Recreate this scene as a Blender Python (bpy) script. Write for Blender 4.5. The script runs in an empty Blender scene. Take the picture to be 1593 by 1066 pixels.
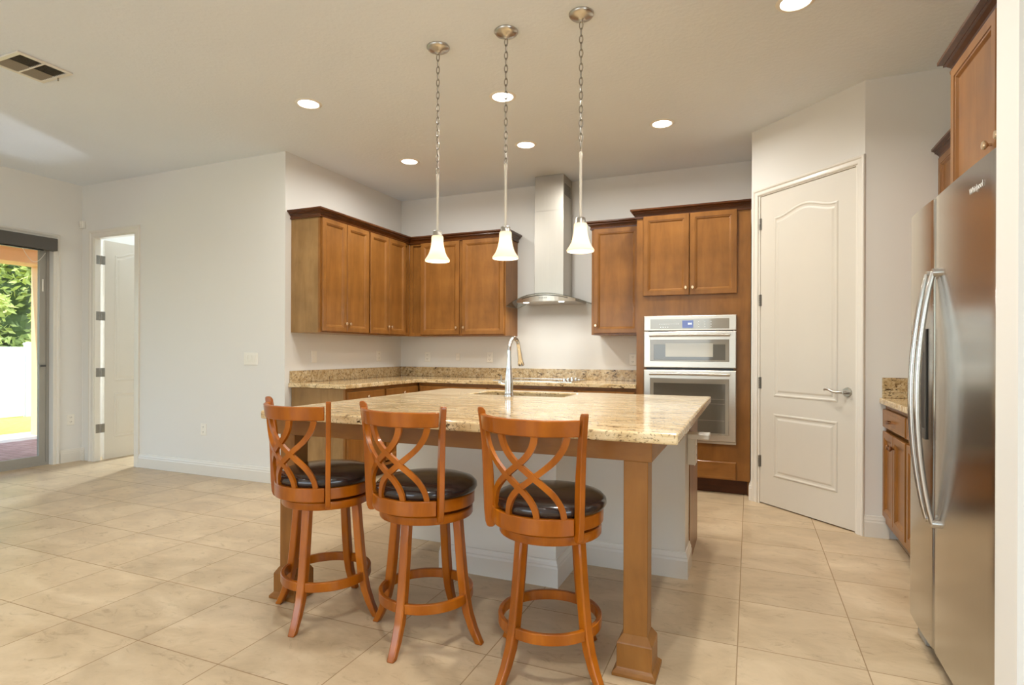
import bpy, bmesh, math, random
from mathutils import Matrix, Vector
random.seed(7)
sc = bpy.context.scene
C = sc.collection
PI = math.pi

# ---------------------------------------------------------------- camera
FPX, YAW, ROLL, CY = 884.16, 0.3962, 0.0036, 547.09
CAMH = 1.1958
cam = bpy.data.cameras.new('camera')
camo = bpy.data.objects.new('camera', cam); C.objects.link(camo)
cam.sensor_width = 36.0; cam.sensor_fit = 'HORIZONTAL'
cam.lens = FPX / 1593 * 36
cam.shift_y = (CY - 533.0) / 1593
cam.clip_start = 0.05; cam.clip_end = 200
camo.matrix_world = (Matrix.Translation((0, 0, CAMH)) @ Matrix.Rotation(YAW, 4, 'Z')
                     @ Matrix.Rotation(PI / 2, 4, 'X') @ Matrix.Rotation(ROLL, 4, 'Z'))
sc.camera = camo

# ---------------------------------------------------------------- exposure, world, sun, large lights
sc.view_settings.view_transform = 'Standard'
sc.view_settings.look = 'None'
sc.view_settings.gamma = 1.0
sc.view_settings.use_curve_mapping = False
sc.view_settings.exposure = 0.2
try:
    sc.cycles.max_bounces = 10; sc.cycles.diffuse_bounces = 6; sc.cycles.glossy_bounces = 4
    sc.cycles.transparent_max_bounces = 12
    sc.cycles.caustics_reflective = False; sc.cycles.caustics_refractive = False
    sc.cycles.sample_clamp_indirect = 6.0
except Exception:
    pass

world = bpy.data.worlds.new('sky'); sc.world = world; world.use_nodes = True
wn = world.node_tree.nodes; wl = world.node_tree.links
bg = wn['Background']; bg.inputs['Strength'].default_value = 0.7
sky = wn.new('ShaderNodeTexSky'); sky.sky_type = 'NISHITA'
sky.sun_disc = False; sky.sun_elevation = math.radians(48); sky.sun_rotation = math.radians(40)
sky.air_density = 1.0; sky.dust_density = 2.0
wl.new(sky.outputs[0], bg.inputs['Color'])

def K(r, g, b):
    def f(c):
        c /= 255.0
        return c / 12.92 if c <= 0.04045 else ((c + 0.055) / 1.055) ** 2.4
    return (f(r), f(g), f(b), 1.0)

def light(name, kind, energy, color, loc, rot=(0, 0, 0), parent=None, **kw):
    d = bpy.data.lights.new(name, kind); d.energy = energy; d.color = color
    for k, v in kw.items(): setattr(d, k, v)
    o = bpy.data.objects.new(name, d); C.objects.link(o)
    o.location = loc; o.rotation_euler = rot
    if parent: o.parent = parent
    return o

WARM = (0.98, 0.97, 0.92)
FILL_DAY = (0.82, 0.93, 1.0)
sun_dir = Vector((0.08, 0.62, -0.78))
light('sun', 'SUN', 5.5, (1, 0.96, 0.90), (-6, -4, 12), sun_dir.to_track_quat('-Z', 'Y').to_euler(), angle=0.01)
# added area fills at assumed, unseen windows, standing in for daylight
light('daylight_fill_rear', 'AREA', 80, FILL_DAY, (-3.2, -4.32, 1.45), (math.radians(112), 0, 0), shape='RECTANGLE', size=4.6, size_y=2.2)
light('daylight_fill_side', 'AREA', 62, FILL_DAY, (3.42, -1.2, 1.45), (0, math.radians(96), 0), shape='RECTANGLE', size=2.0, size_y=3.0)
light('bedroom_gap_fill', 'AREA', 80, FILL_DAY, (-6.60, 5.6, 1.4), (math.radians(-90), 0, 0), shape='RECTANGLE', size=0.14, size_y=2.2)  # narrow strip light added behind the open door to brighten its hinge gap

# ---------------------------------------------------------------- materials
def newmat(name):
    m = bpy.data.materials.new(name); m.use_nodes = True
    nt = m.node_tree; b = nt.nodes['Principled BSDF']
    return m, nt, b

def N(nt, t, **kw):
    n = nt.nodes.new(t)
    for k, v in kw.items(): setattr(n, k, v)
    return n

def coords(nt, scale=(1, 1, 1), rot=(0, 0, 0)):
    tc = N(nt, 'ShaderNodeTexCoord'); mp = N(nt, 'ShaderNodeMapping')
    mp.inputs['Scale'].default_value = scale; mp.inputs['Rotation'].default_value = rot
    nt.links.new(tc.outputs['Object'], mp.inputs['Vector'])
    return mp.outputs['Vector']

def ramp(nt, fac, stops):
    r = N(nt, 'ShaderNodeValToRGB'); e = r.color_ramp.elements
    e[0].position, e[0].color = stops[0]; e[1].position, e[1].color = stops[-1]
    for p, c in stops[1:-1]:
        x = e.new(p); x.color = c
    nt.links.new(fac, r.inputs['Fac']); return r.outputs['Color']

def noise(nt, vec, scale, detail=4, rough=0.55, dist=0.0):
    n = N(nt, 'ShaderNodeTexNoise'); n.inputs['Scale'].default_value = scale
    n.inputs['Detail'].default_value = detail; n.inputs['Roughness'].default_value = rough
    n.inputs['Distortion'].default_value = dist
    nt.links.new(vec, n.inputs['Vector']); return n.outputs['Fac']

def bump(nt, b, h, strength, dist=0.01):
    n = N(nt, 'ShaderNodeBump'); n.inputs['Strength'].default_value = strength
    n.inputs['Distance'].default_value = dist
    nt.links.new(h, n.inputs['Height']); nt.links.new(n.outputs['Normal'], b.inputs['Normal'])

def mixc(nt, fac, a, b, mode='MIX'):
    m = N(nt, 'ShaderNodeMix', data_type='RGBA', blend_type=mode)
    for s, v in ((m.inputs[0], fac), (m.inputs[6], a), (m.inputs[7], b)):
        if hasattr(v, 'links') or hasattr(v, 'is_output'): nt.links.new(v, s)
        else: s.default_value = v
    return m.outputs[2]

def plain(name, col, rough=0.5, metal=0.0, spec=0.5, coat=0.0, vary=0.04, vscale=3.0, bumpy=None):
    m, nt, b = newmat(name)
    v = coords(nt)
    n = noise(nt, v, vscale, 3)
    lo = tuple(max(0, c * (1 - vary)) for c in col[:3]) + (1,); hi = tuple(min(1, c * (1 + vary)) for c in col[:3]) + (1,)
    nt.links.new(ramp(nt, n, [(0.3, lo), (0.7, hi)]), b.inputs['Base Color'])
    b.inputs['Roughness'].default_value = rough; b.inputs['Metallic'].default_value = metal
    b.inputs['Specular IOR Level'].default_value = spec; b.inputs['Coat Weight'].default_value = coat
    if bumpy: bump(nt, b, noise(nt, v, bumpy[0], 4), bumpy[1], bumpy[2])
    return m

def wood(name, dark, mid, light_, scale=1.0, axis='Z', rough=0.38, coat=0.15, contrast=1.0, crough=0.15):
    m, nt, b = newmat(name)
    s = {'Z': (9, 9, 1.6), 'X': (1.6, 9, 9), 'Y': (9, 1.6, 9)}[axis]
    v = coords(nt, tuple(k * scale for k in s))
    n1 = noise(nt, v, 1.6, 6, 0.6, 0.6)
    v2 = coords(nt, (1.3, 1.3, 1.3)); n2 = noise(nt, v2, 3.5, 3, 0.5)
    c1 = ramp(nt, n1, [(0.25, dark), (0.5, mid), (0.78, light_)])
    c2 = ramp(nt, n2, [(0.3, (0.80, 0.78, 0.76, 1)), (0.7, (1.08, 1.06, 1.04, 1))])
    nt.links.new(mixc(nt, 1.0, c1, c2, 'MULTIPLY'), b.inputs['Base Color'])
    b.inputs['Roughness'].default_value = rough; b.inputs['Specular IOR Level'].default_value = 0.25
    b.inputs['Coat Weight'].default_value = coat; b.inputs['Coat Roughness'].default_value = crough
    bump(nt, b, n1, 0.06, 0.002)
    return m

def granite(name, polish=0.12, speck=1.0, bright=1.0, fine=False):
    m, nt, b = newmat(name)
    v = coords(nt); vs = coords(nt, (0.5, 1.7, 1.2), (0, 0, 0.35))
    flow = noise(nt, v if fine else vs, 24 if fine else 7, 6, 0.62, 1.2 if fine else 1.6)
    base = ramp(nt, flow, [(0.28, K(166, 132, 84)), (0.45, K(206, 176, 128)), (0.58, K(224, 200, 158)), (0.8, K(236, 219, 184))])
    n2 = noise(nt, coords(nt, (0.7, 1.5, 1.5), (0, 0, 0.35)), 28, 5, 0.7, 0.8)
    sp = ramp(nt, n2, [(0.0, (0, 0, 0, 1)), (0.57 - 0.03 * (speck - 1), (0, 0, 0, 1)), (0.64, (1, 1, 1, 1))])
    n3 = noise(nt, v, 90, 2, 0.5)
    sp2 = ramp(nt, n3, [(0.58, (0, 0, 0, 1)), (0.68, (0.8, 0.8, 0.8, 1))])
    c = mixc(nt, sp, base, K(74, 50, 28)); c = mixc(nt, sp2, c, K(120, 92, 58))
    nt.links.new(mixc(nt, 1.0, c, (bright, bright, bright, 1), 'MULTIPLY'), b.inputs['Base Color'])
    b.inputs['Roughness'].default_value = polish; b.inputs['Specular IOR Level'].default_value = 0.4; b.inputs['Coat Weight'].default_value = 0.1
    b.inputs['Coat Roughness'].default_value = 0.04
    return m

def steel(name, col=(0.62, 0.60, 0.57, 1), rough=0.22, axis=2, aniso=0.5):
    m, nt, b = newmat(name)
    s = [90, 90, 90]; s[axis] = 1.2
    v = coords(nt, tuple(s)); n = noise(nt, v, 2.0, 3, 0.6)
    nt.links.new(ramp(nt, n, [(0.2, tuple(c * 0.95 for c in col[:3]) + (1,)), (0.8, tuple(min(1, c * 1.04) for c in col[:3]) + (1,))]), b.inputs['Base Color'])
    b.inputs['Metallic'].default_value = 1.0; b.inputs['Roughness'].default_value = rough
    bump(nt, b, n, 0.02, 0.001)
    return m

def emis(name, col, strength, base=(0.9, 0.9, 0.88, 1)):
    m, nt, b = newmat(name)
    b.inputs['Base Color'].default_value = base
    b.inputs['Emission Color'].default_value = col; b.inputs['Emission Strength'].default_value = strength
    b.inputs['Roughness'].default_value = 0.4
    return m

def floor_mat():
    m, nt, b = newmat('floor_tile')
    g = N(nt, 'ShaderNodeNewGeometry'); sp = N(nt, 'ShaderNodeSeparateXYZ'); nt.links.new(g.outputs['Position'], sp.inputs[0])
    def M(op, a, b_=None, c=None):
        n = N(nt, 'ShaderNodeMath', operation=op)
        for i, q in enumerate((a, b_, c)):
            if q is None: continue
            if isinstance(q, (int, float)): n.inputs[i].default_value = q
            else: nt.links.new(q, n.inputs[i])
        return n.outputs[0]
    tx, ty = 0.4557, 0.462
    ux = M('DIVIDE', M('ADD', sp.outputs[0], 0.042 + 40 * tx), tx)
    uy = M('DIVIDE', M('ADD', sp.outputs[1], -1.567 + 40 * ty), ty)
    fx = M('ABSOLUTE', M('SUBTRACT', M('FRACT', ux), 0.5)); fy = M('ABSOLUTE', M('SUBTRACT', M('FRACT', uy), 0.5))
    gmax = M('MAXIMUM', fx, fy)
    grout = M('SMOOTHSTEP', gmax, 0.4935, 0.4965) if False else M('GREATER_THAN', gmax, 0.4953)
    ix = M('FLOOR', ux); iy = M('FLOOR', uy)
    cb = N(nt, 'ShaderNodeCombineXYZ'); nt.links.new(ix, cb.inputs[0]); nt.links.new(iy, cb.inputs[1])
    wn_ = N(nt, 'ShaderNodeTexWhiteNoise', noise_dimensions='3D'); nt.links.new(cb.outputs[0], wn_.inputs['Vector'])
    va = N(nt, 'ShaderNodeVectorMath', operation='MULTIPLY_ADD')
    nt.links.new(wn_.outputs['Color'], va.inputs[0]); va.inputs[1].default_value = (7, 7, 7); nt.links.new(g.outputs['Position'], va.inputs[2])
    mp = N(nt, 'ShaderNodeMapping'); mp.inputs['Scale'].default_value = (1.0, 1.7, 1.0)
    nt.links.new(va.outputs[0], mp.inputs['Vector'])
    n1 = noise(nt, mp.outputs[0], 2.2, 7, 0.62, 0.7)
    n2 = noise(nt, mp.outputs[0], 9.0, 8, 0.72, 1.2)
    c1 = ramp(nt, n1, [(0.28, K(176, 153, 121)), (0.5, K(196, 173, 140)), (0.72, K(212, 191, 159))])
    c2 = ramp(nt, n2, [(0.30, (0.62, 0.57, 0.50, 1)), (0.44, (0.97, 0.96, 0.95, 1)), (0.75, (1.05, 1.04, 1.03, 1))])
    c = mixc(nt, 0.8, c1, c2, 'MULTIPLY')
    tv = N(nt, 'ShaderNodeMapRange'); nt.links.new(wn_.outputs['Value'], tv.inputs[0]); tv.inputs[3].default_value = 0.96; tv.inputs[4].default_value = 1.03
    tvc = N(nt, 'ShaderNodeCombineXYZ')
    for i in range(3): nt.links.new(tv.outputs[0], tvc.inputs[i])
    c = mixc(nt, 1.0, c, tvc.outputs[0], 'MULTIPLY')
    c = mixc(nt, grout, c, K(152, 126, 94))
    nt.links.new(c, b.inputs['Base Color'])
    rr = ramp(nt, n1, [(0.3, (0.30, 0.30, 0.30, 1)), (0.7, (0.40, 0.40, 0.40, 1))])
    nt.links.new(mixc(nt, grout, rr, (0.8, 0.8, 0.8, 1)), b.inputs['Roughness'])
    gb = N(nt, 'ShaderNodeBump'); gb.inputs['Strength'].default_value = 0.25; gb.inputs['Distance'].default_value = 0.002
    nt.links.new(M('SUBTRACT', 1.0, grout), gb.inputs['Height']); nt.links.new(gb.outputs['Normal'], b.inputs['Normal'])
    b.inputs['Specular IOR Level'].default_value = 0.45
    return m

M_ = {}
M_['wall'] = plain('wall_paint', K(226, 223, 217), 0.7, vary=0.01, vscale=0.8, bumpy=(120, 0.05, 0.002))
M_['ceil'] = plain('ceiling_paint', K(228, 234, 241), 0.85, vary=0.015, vscale=1.2, bumpy=(38, 0.35, 0.006))
M_['trim'] = plain('trim_paint', K(224, 218, 207), 0.35, vary=0.01, coat=0.1)
M_['doorpaint'] = plain('door_paint', K(212, 205, 192), 0.38, vary=0.012, bumpy=(60, 0.04, 0.002))
M_['floor'] = floor_mat()
M_['cab'] = wood('cabinet_wood', K(126, 82, 36), K(140, 93, 43), K(151, 103, 50), axis='Z', rough=0.36, coat=0.2)
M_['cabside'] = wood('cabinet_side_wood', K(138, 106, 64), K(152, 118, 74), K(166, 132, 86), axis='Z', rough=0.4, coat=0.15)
M_['cabx'] = wood('cabinet_rail_wood', K(126, 82, 36), K(140, 93, 43), K(151, 103, 50), axis='X', rough=0.36, coat=0.2)
M_['caby'] = wood('cabinet_rail_wood_y', K(126, 82, 36), K(140, 93, 43), K(151, 103, 50), axis='Y', rough=0.36, coat=0.2)
M_['crown'] = wood('crown_wood', K(66, 34, 12), K(82, 44, 16), K(96, 55, 22), axis='X', rough=0.3, coat=0.3)
M_['kick'] = wood('kick_wood', K(70, 36, 14), K(84, 44, 18), K(96, 54, 24), axis='X', rough=0.4)
M_['post'] = wood('post_wood', K(128, 82, 34), K(142, 94, 42), K(154, 105, 50), axis='Z', rough=0.42, coat=0.1)
M_['apron'] = wood('apron_wood', K(128, 82, 34), K(142, 94, 42), K(154, 105, 50), axis='X', rough=0.42, coat=0.1)
M_['stool'] = wood('stool_wood', K(120, 60, 4), K(158, 84, 7), K(184, 106, 14), scale=0.7, axis='Z', rough=0.3, coat=0.35, crough=0.08)
M_['leather'] = plain('black_leather', K(40, 28, 24), 0.2, vary=0.2, vscale=10, coat=0.25, bumpy=(160, 0.12, 0.002))
M_['granite'] = granite('granite')
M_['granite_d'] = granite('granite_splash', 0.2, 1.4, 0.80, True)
M_['steel'] = steel('stainless', rough=0.2)
M_['steelh'] = steel('stainless_horizontal', (0.62, 0.57, 0.50, 1), 0.34, axis=0)
M_['fridge'] = steel('fridge_stainless', (0.56, 0.54, 0.505, 1), 0.19, axis=2)
M_['hood'] = steel('hood_stainless', (0.54, 0.505, 0.45, 1), 0.36, axis=2)
M_['chrome'] = plain('chrome', (0.82, 0.82, 0.81, 1), 0.08, 1.0, vary=0.01)
M_['nickel'] = plain('brushed_nickel', (0.55, 0.52, 0.47, 1), 0.28, 1.0, vary=0.05, vscale=20)
M_['nickeld'] = plain('dark_nickel', (0.30, 0.28, 0.25, 1), 0.35, 1.0, vary=0.05, vscale=20)
M_['knob'] = plain('cabinet_knob_metal', K(214, 186, 150), 0.25, 0.8, vary=0.05)
M_['bronze'] = plain('bronze_pull', K(120, 78, 46), 0.3, 0.8, vary=0.05)
M_['ovenglass'] = plain('oven_dark_glass', K(92, 88, 78), 0.06, vary=0.02, coat=1.0)
M_['ovenframe'] = plain('oven_grey_glass', K(146, 138, 124), 0.1, vary=0.02, coat=0.8)
M_['ovenwin'] = plain('oven_window_glass', K(190, 184, 168), 0.12, vary=0.02, coat=0.6)
M_['black'] = plain('black_plastic', K(28, 26, 24), 0.4, vary=0.1)
M_['dgrey'] = plain('dark_grey_metal', K(86, 82, 76), 0.45, vary=0.05)
M_['frame'] = plain('grey_door_frame', K(160, 155, 145), 0.45, 0.1, vary=0.04)
M_['white'] = plain('white_plastic', K(236, 231, 220), 0.35, vary=0.01)
M_['slot'] = plain('outlet_slot', K(90, 84, 76), 0.6)
M_['grille'] = plain('vent_slat_paint', K(150, 142, 126), 0.6, vary=0.03)
M_['ventdark'] = plain('vent_duct', K(52, 46, 36), 0.9)
M_['cord'] = plain('pendant_white_rod', K(225, 216, 200), 0.35, 0.3, vary=0.01)
M_['peach'] = plain('peach_stucco', K(244, 196, 150), 0.9, vary=0.04, bumpy=(60, 0.3, 0.005))
M_['vinyl'] = plain('white_vinyl', K(238, 240, 240), 0.4, vary=0.01)
M_['concrete'] = plain('concrete', K(222, 216, 206), 0.9, vary=0.05, vscale=6)
M_['lens'] = emis('downlight_glow', (1.0, 0.93, 0.82, 1), 6.0)
M_['display'] = emis('oven_display', (0.25, 0.35, 0.75, 1), 0.5, K(70, 70, 80))
M_['displaytxt'] = emis('oven_digits', (0.7, 0.85, 1.0, 1), 1.5)
M_['logo'] = plain('logo_silver', (0.9, 0.9, 0.88, 1), 0.3, 0.2)

def shade_mat():
    m, nt, b = newmat('frosted_glass_shade')
    nt.nodes.remove(b); out = nt.nodes['Material Output']
    d = N(nt, 'ShaderNodeBsdfDiffuse'); d.inputs['Color'].default_value = (0.85, 0.80, 0.70, 1)
    t = N(nt, 'ShaderNodeBsdfTranslucent'); t.inputs['Color'].default_value = (0.95, 0.86, 0.70, 1)
    e = N(nt, 'ShaderNodeEmission'); e.inputs['Color'].default_value = (1.0, 0.84, 0.60, 1); e.inputs['Strength'].default_value = 0.22
    mx = N(nt, 'ShaderNodeMixShader'); mx.inputs[0].default_value = 0.5
    nt.links.new(d.outputs[0], mx.inputs[1]); nt.links.new(t.outputs[0], mx.inputs[2])
    ad = N(nt, 'ShaderNodeAddShader'); nt.links.new(mx.outputs[0], ad.inputs[0]); nt.links.new(e.outputs[0], ad.inputs[1])
    nt.links.new(ad.outputs[0], out.inputs['Surface'])
    return m
M_['shade'] = shade_mat()

def glass_mat(name, tint=(0.93, 0.96, 0.95, 1), refl=0.08):
    m, nt, b = newmat(name)
    nt.nodes.remove(b); out = nt.nodes['Material Output']
    t = N(nt, 'ShaderNodeBsdfTransparent'); t.inputs['Color'].default_value = tint
    g = N(nt, 'ShaderNodeBsdfGlossy'); g.inputs['Roughness'].default_value = 0.02
    mx = N(nt, 'ShaderNodeMixShader')
    lw = N(nt, 'ShaderNodeLayerWeight'); lw.inputs['Blend'].default_value = 0.15
    mr = N(nt, 'ShaderNodeMapRange'); mr.inputs[3].default_value = refl * 0.4; mr.inputs[4].default_value = 0.5
    nt.links.new(lw.outputs['Fresnel'], mr.inputs[0]); nt.links.new(mr.outputs[0], mx.inputs[0])
    nt.links.new(t.outputs[0], mx.inputs[1]); nt.links.new(g.outputs[0], mx.inputs[2]); nt.links.new(mx.outputs[0], out.inputs['Surface'])
    return m
M_['glass'] = glass_mat('door_glass')
M_['hoodglass'] = glass_mat('hood_glass', (0.78, 0.80, 0.78, 1), 0.3)

def grass_mat():
    m, nt, b = newmat('grass_ground'); v = coords(nt, (1, 1, 1))
    n = noise(nt, v, 9, 8, 0.7)
    nt.links.new(ramp(nt, n, [(0.3, K(120, 130, 50)), (0.5, K(170, 175, 70)), (0.7, K(200, 200, 100))]), b.inputs['Base Color'])
    b.inputs['Roughness'].default_value = 0.9; bump(nt, b, n, 0.5, 0.03); return m
M_['grass'] = grass_mat()

def paver_mat():
    m, nt, b = newmat('brick_pavers'); v = coords(nt)
    br = N(nt, 'ShaderNodeTexBrick'); nt.links.new(v, br.inputs['Vector'])
    br.inputs['Color1'].default_value = K(158, 124, 122); br.inputs['Color2'].default_value = K(180, 150, 146); br.inputs['Mortar'].default_value = K(120, 98, 92)
    br.inputs['Scale'].default_value = 1.0; br.inputs['Brick Width'].default_value = 0.2; br.inputs['Row Height'].default_value = 0.1; br.inputs['Mortar Size'].default_value = 0.005
    nt.links.new(br.outputs['Color'], b.inputs['Base Color']); b.inputs['Roughness'].default_value = 0.8; return m
M_['paver'] = paver_mat()

def leaf_mat(name, a, b_, c):
    m, nt, b = newmat(name); v = coords(nt); n = noise(nt, v, 2.4, 6, 0.7)
    nt.links.new(ramp(nt, n, [(0.3, a), (0.5, b_), (0.72, c)]), b.inputs['Base Color']); b.inputs['Roughness'].default_value = 0.7
    return m
M_['leaf1'] = leaf_mat('leaves_light', K(140, 155, 70), K(190, 200, 110), K(225, 226, 160))
M_['leaf2'] = leaf_mat('leaves_dark', K(105, 128, 55), K(150, 168, 85), K(195, 203, 125))
M_['leafcore'] = leaf_mat('leaves_deep', K(50, 70, 28), K(70, 92, 38), K(95, 115, 50))
M_['bark'] = wood('bark', K(70, 54, 38), K(92, 74, 54), K(112, 92, 70), rough=0.9, coat=0)

# ---------------------------------------------------------------- mesh helpers
class MB:
    def __init__(self):
        self.bm = bmesh.new()
    def box(self, x0, x1, y0, y1, z0, z1):
        v = [self.bm.verts.new((x, y, z)) for x in (x0, x1) for y in (y0, y1) for z in (z0, z1)]
        for f in ((0, 1, 3, 2), (4, 6, 7, 5), (0, 4, 5, 1), (2, 3, 7, 6), (0, 2, 6, 4), (1, 5, 7, 3)):
            self.bm.faces.new([v[i] for i in f])
        return self
    def rings(self, loops, cap0=True, cap1=True, closed=True):
        """loops: list of lists of 3D points, bridged in order"""
        R = [[self.bm.verts.new(p) for p in l] for l in loops]
        n = len(R[0])
        for a, b in zip(R[:-1], R[1:]):
            for i in range(n if closed else n - 1):
                j = (i + 1) % n
                try: self.bm.faces.new((a[i], a[j], b[j], b[i]))
                except ValueError: pass
        if cap0: self.bm.faces.new(list(reversed(R[0])))
        if cap1: self.bm.faces.new(R[-1])
        return self
    def loopring(self, loops):
        """bridged list of loops whose last joins the first (a closed torus-like body)"""
        R = [[self.bm.verts.new(p) for p in l] for l in loops]
        n = len(R[0]); k = len(R)
        for q in range(k):
            a, b = R[q], R[(q + 1) % k]
            for i in range(n):
                j = (i + 1) % n
                self.bm.faces.new((a[i], a[j], b[j], b[i]))
        return self
    def lathe(self, prof, n=32, c=(0, 0, 0), cap=True):
        loops = [[(c[0] + r * math.cos(2 * PI * i / n), c[1] + r * math.sin(2 * PI * i / n), c[2] + z) for i in range(n)] for r, z in prof]
        return self.rings(loops, cap, cap)
    def cyl(self, p0, p1, r, n=16, r1=None):
        return self.tube([p0, p1], [r, r if r1 is None else r1], n)
    def tube(self, pts, rad, n=10, cap=True, flat=None):
        pts = [Vector(p) for p in pts]
        if not isinstance(rad, (list, tuple)): rad = [rad] * len(pts)
        loops = []; up = None
        for i, p in enumerate(pts):
            t = (pts[min(i + 1, len(pts) - 1)] - pts[max(i - 1, 0)]).normalized()
            if up is None:
                up = Vector((0, 0, 1)) if abs(t.z) < 0.9 else Vector((1, 0, 0))
            s = t.cross(up).normalized(); up = s.cross(t).normalized()
            loops.append([tuple(p + (s * math.cos(2 * PI * k / n) + up * math.sin(2 * PI * k / n)) * rad[i]) for k in range(n)])
        return self.rings(loops, cap, cap)
    def build(self, name, mat, parent=None, bevel=0.0, smooth=False, seg=2):
        bmesh.ops.recalc_face_normals(self.bm, faces=self.bm.faces)
        me = bpy.data.meshes.new(name); self.bm.to_mesh(me); self.bm.free()
        me.materials.append(mat)
        o = bpy.data.objects.new(name, me); C.objects.link(o)
        if parent: o.parent = parent
        if smooth:
            for p in me.polygons: p.use_smooth = True
            try: me.set_sharp_from_angle(angle=math.radians(38))
            except Exception: pass
        if bevel > 0:
            md = o.modifiers.new('bevel', 'BEVEL'); md.width = bevel; md.segments = seg; md.limit_method = 'ANGLE'
            md.angle_limit = math.radians(35); md.harden_normals = False
        return o

def thing(name, label, cat, loc=(0, 0, 0), rz=0.0, group=None):
    o = bpy.data.objects.new(name, None); C.objects.link(o); o.empty_display_size = 0.1
    o.location = loc; o.rotation_euler = (0, 0, rz); o['label'] = label; o['category'] = cat
    if group: o['group'] = group
    return o
def tag(o, label, cat, group=None):
    o['label'] = label; o['category'] = cat
    if group: o['group'] = group
    return o
def struct(o, label=None):
    o['kind'] = 'structure'
    if label: o['label'] = label
    return o

def slab(holes, u0, u1, v0, v1, t0, t1, fn):
    """slab in (u,v) with rectangular holes, thickness t0..t1; fn(u,v,t)->xyz"""
    mb = MB()
    us = sorted({u0, u1, *[h[0] for h in holes], *[h[1] for h in holes]}); us = [u for u in us if u0 <= u <= u1]
    vs = sorted({v0, v1, *[h[2] for h in holes], *[h[3] for h in holes]}); vs = [v for v in vs if v0 <= v <= v1]
    solid = lambda i, j: 0 <= i < len(us) - 1 and 0 <= j < len(vs) - 1 and not any(
        h[0] - 1e-6 <= us[i] and us[i + 1] <= h[1] + 1e-6 and h[2] - 1e-6 <= vs[j] and vs[j + 1] <= h[3] + 1e-6 for h in holes)
    V = {}
    def g(i, j, t):
        k = (i, j, t)
        if k not in V: V[k] = mb.bm.verts.new(fn(us[i], vs[j], t1 if t else t0))
        return V[k]
    for i in range(len(us) - 1):
        for j in range(len(vs) - 1):
            if not solid(i, j): continue
            mb.bm.faces.new((g(i, j, 0), g(i, j + 1, 0), g(i + 1, j + 1, 0), g(i + 1, j, 0)))
            mb.bm.faces.new((g(i, j, 1), g(i + 1, j, 1), g(i + 1, j + 1, 1), g(i, j + 1, 1)))
            for di, dj, e in ((-1, 0, ((i, j), (i, j + 1))), (1, 0, ((i + 1, j), (i + 1, j + 1))), (0, -1, ((i, j), (i + 1, j))), (0, 1, ((i, j + 1), (i + 1, j + 1)))):
                if not solid(i + di, j + dj):
                    (a, b), (c, d) = e
                    mb.bm.faces.new((g(a, b, 0), g(c, d, 0), g(c, d, 1), g(a, b, 1)))
    return mb

def nested(mb, w, h, prof, x0=0.0, z0=0.0):
    """rectangular relief facing -y: prof = [(inset, y)...] from the back edge to the centre"""
    loops = []
    for ins, y in prof:
        loops.append([(x0 + ins, y, z0 + ins), (x0 + w - ins, y, z0 + ins), (x0 + w - ins, y, z0 + h - ins), (x0 + ins, y, z0 + h - ins)])
    mb.rings(loops)
    return mb

def sweep(mb, path, prof, closed=False):
    """profile [(out, z)] swept along a plan path, out to the right-hand side, mitred"""
    P = [Vector((p[0], p[1])) for p in path]; n = len(P)
    loops = []
    for i in range(n):
        d0 = (P[i] - P[i - 1]).normalized() if (i > 0 or closed) else None
        d1 = (P[(i + 1) % n] - P[i]).normalized() if (i < n - 1 or closed) else None
        r = lambda d: Vector((d.y, -d.x))
        if d0 is None: m = r(d1)
        elif d1 is None: m = r(d0)
        else:
            m = (r(d0) + r(d1)); m = m / max(1e-6, m.dot(r(d0)))
        loops.append([(P[i].x + m.x * o, P[i].y + m.y * o, z) for o, z in prof])
    if closed: mb.loopring(loops)
    else: mb.rings(loops)
    return mb

def inset_loop(pts, d):
    n = len(pts); out = []
    for i in range(n):
        a, b, c = Vector(pts[i - 1]), Vector(pts[i]), Vector(pts[(i + 1) % n])
        e0 = (b - a).normalized(); e1 = (c - b).normalized()
        n0 = Vector((-e0.y, e0.x)); n1 = Vector((-e1.y, e1.x))
        m = n0 + n1; m = m / max(0.3, m.dot(n0))
        out.append((b.x + m.x * d, b.y + m.y * d))
    return out

# ---------------------------------------------------------------- plan constants (metres)
XL, YB, YS, H = -3.826, 5.726, 3.895, 2.977
XP1, YD, XP2, YP2 = 0.011, 4.996, 0.6915, 4.3136
XS, XR = -6.698, 1.43
YR, XE = -4.4, 3.5          # rear wall and far right wall of the living area
CT, CU = 0.905, 0.868       # worktop top and underside

# ---------------------------------------------------------------- room shell
fl = MB().box(XS - 0.12, XE + 0.1, YR - 0.1, YB + 0.1, -0.1, 0.0).build('floor', M_['floor']); struct(fl)
ce = MB().box(XS - 0.12, XE + 0.1, YR - 0.1, YB + 0.1, H, H + 0.12).build('ceiling', M_['ceil']); struct(ce)

def wallX(name, x, sgn, y0, y1, holes=(), t=0.11, z1=H):     # plane X=x, body on the sgn side
    return struct(slab(list(holes), y0, y1, 0.0, z1, 0, sgn * t, lambda u, v, k: (x + k, u, v)).build(name, M_['wall']))
def wallY(name, y, sgn, x0, x1, holes=(), t=0.11, z1=H):
    return struct(slab(list(holes), x0, x1, 0.0, z1, 0, sgn * t, lambda u, v, k: (u, y + k, v)).build(name, M_['wall']))

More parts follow.
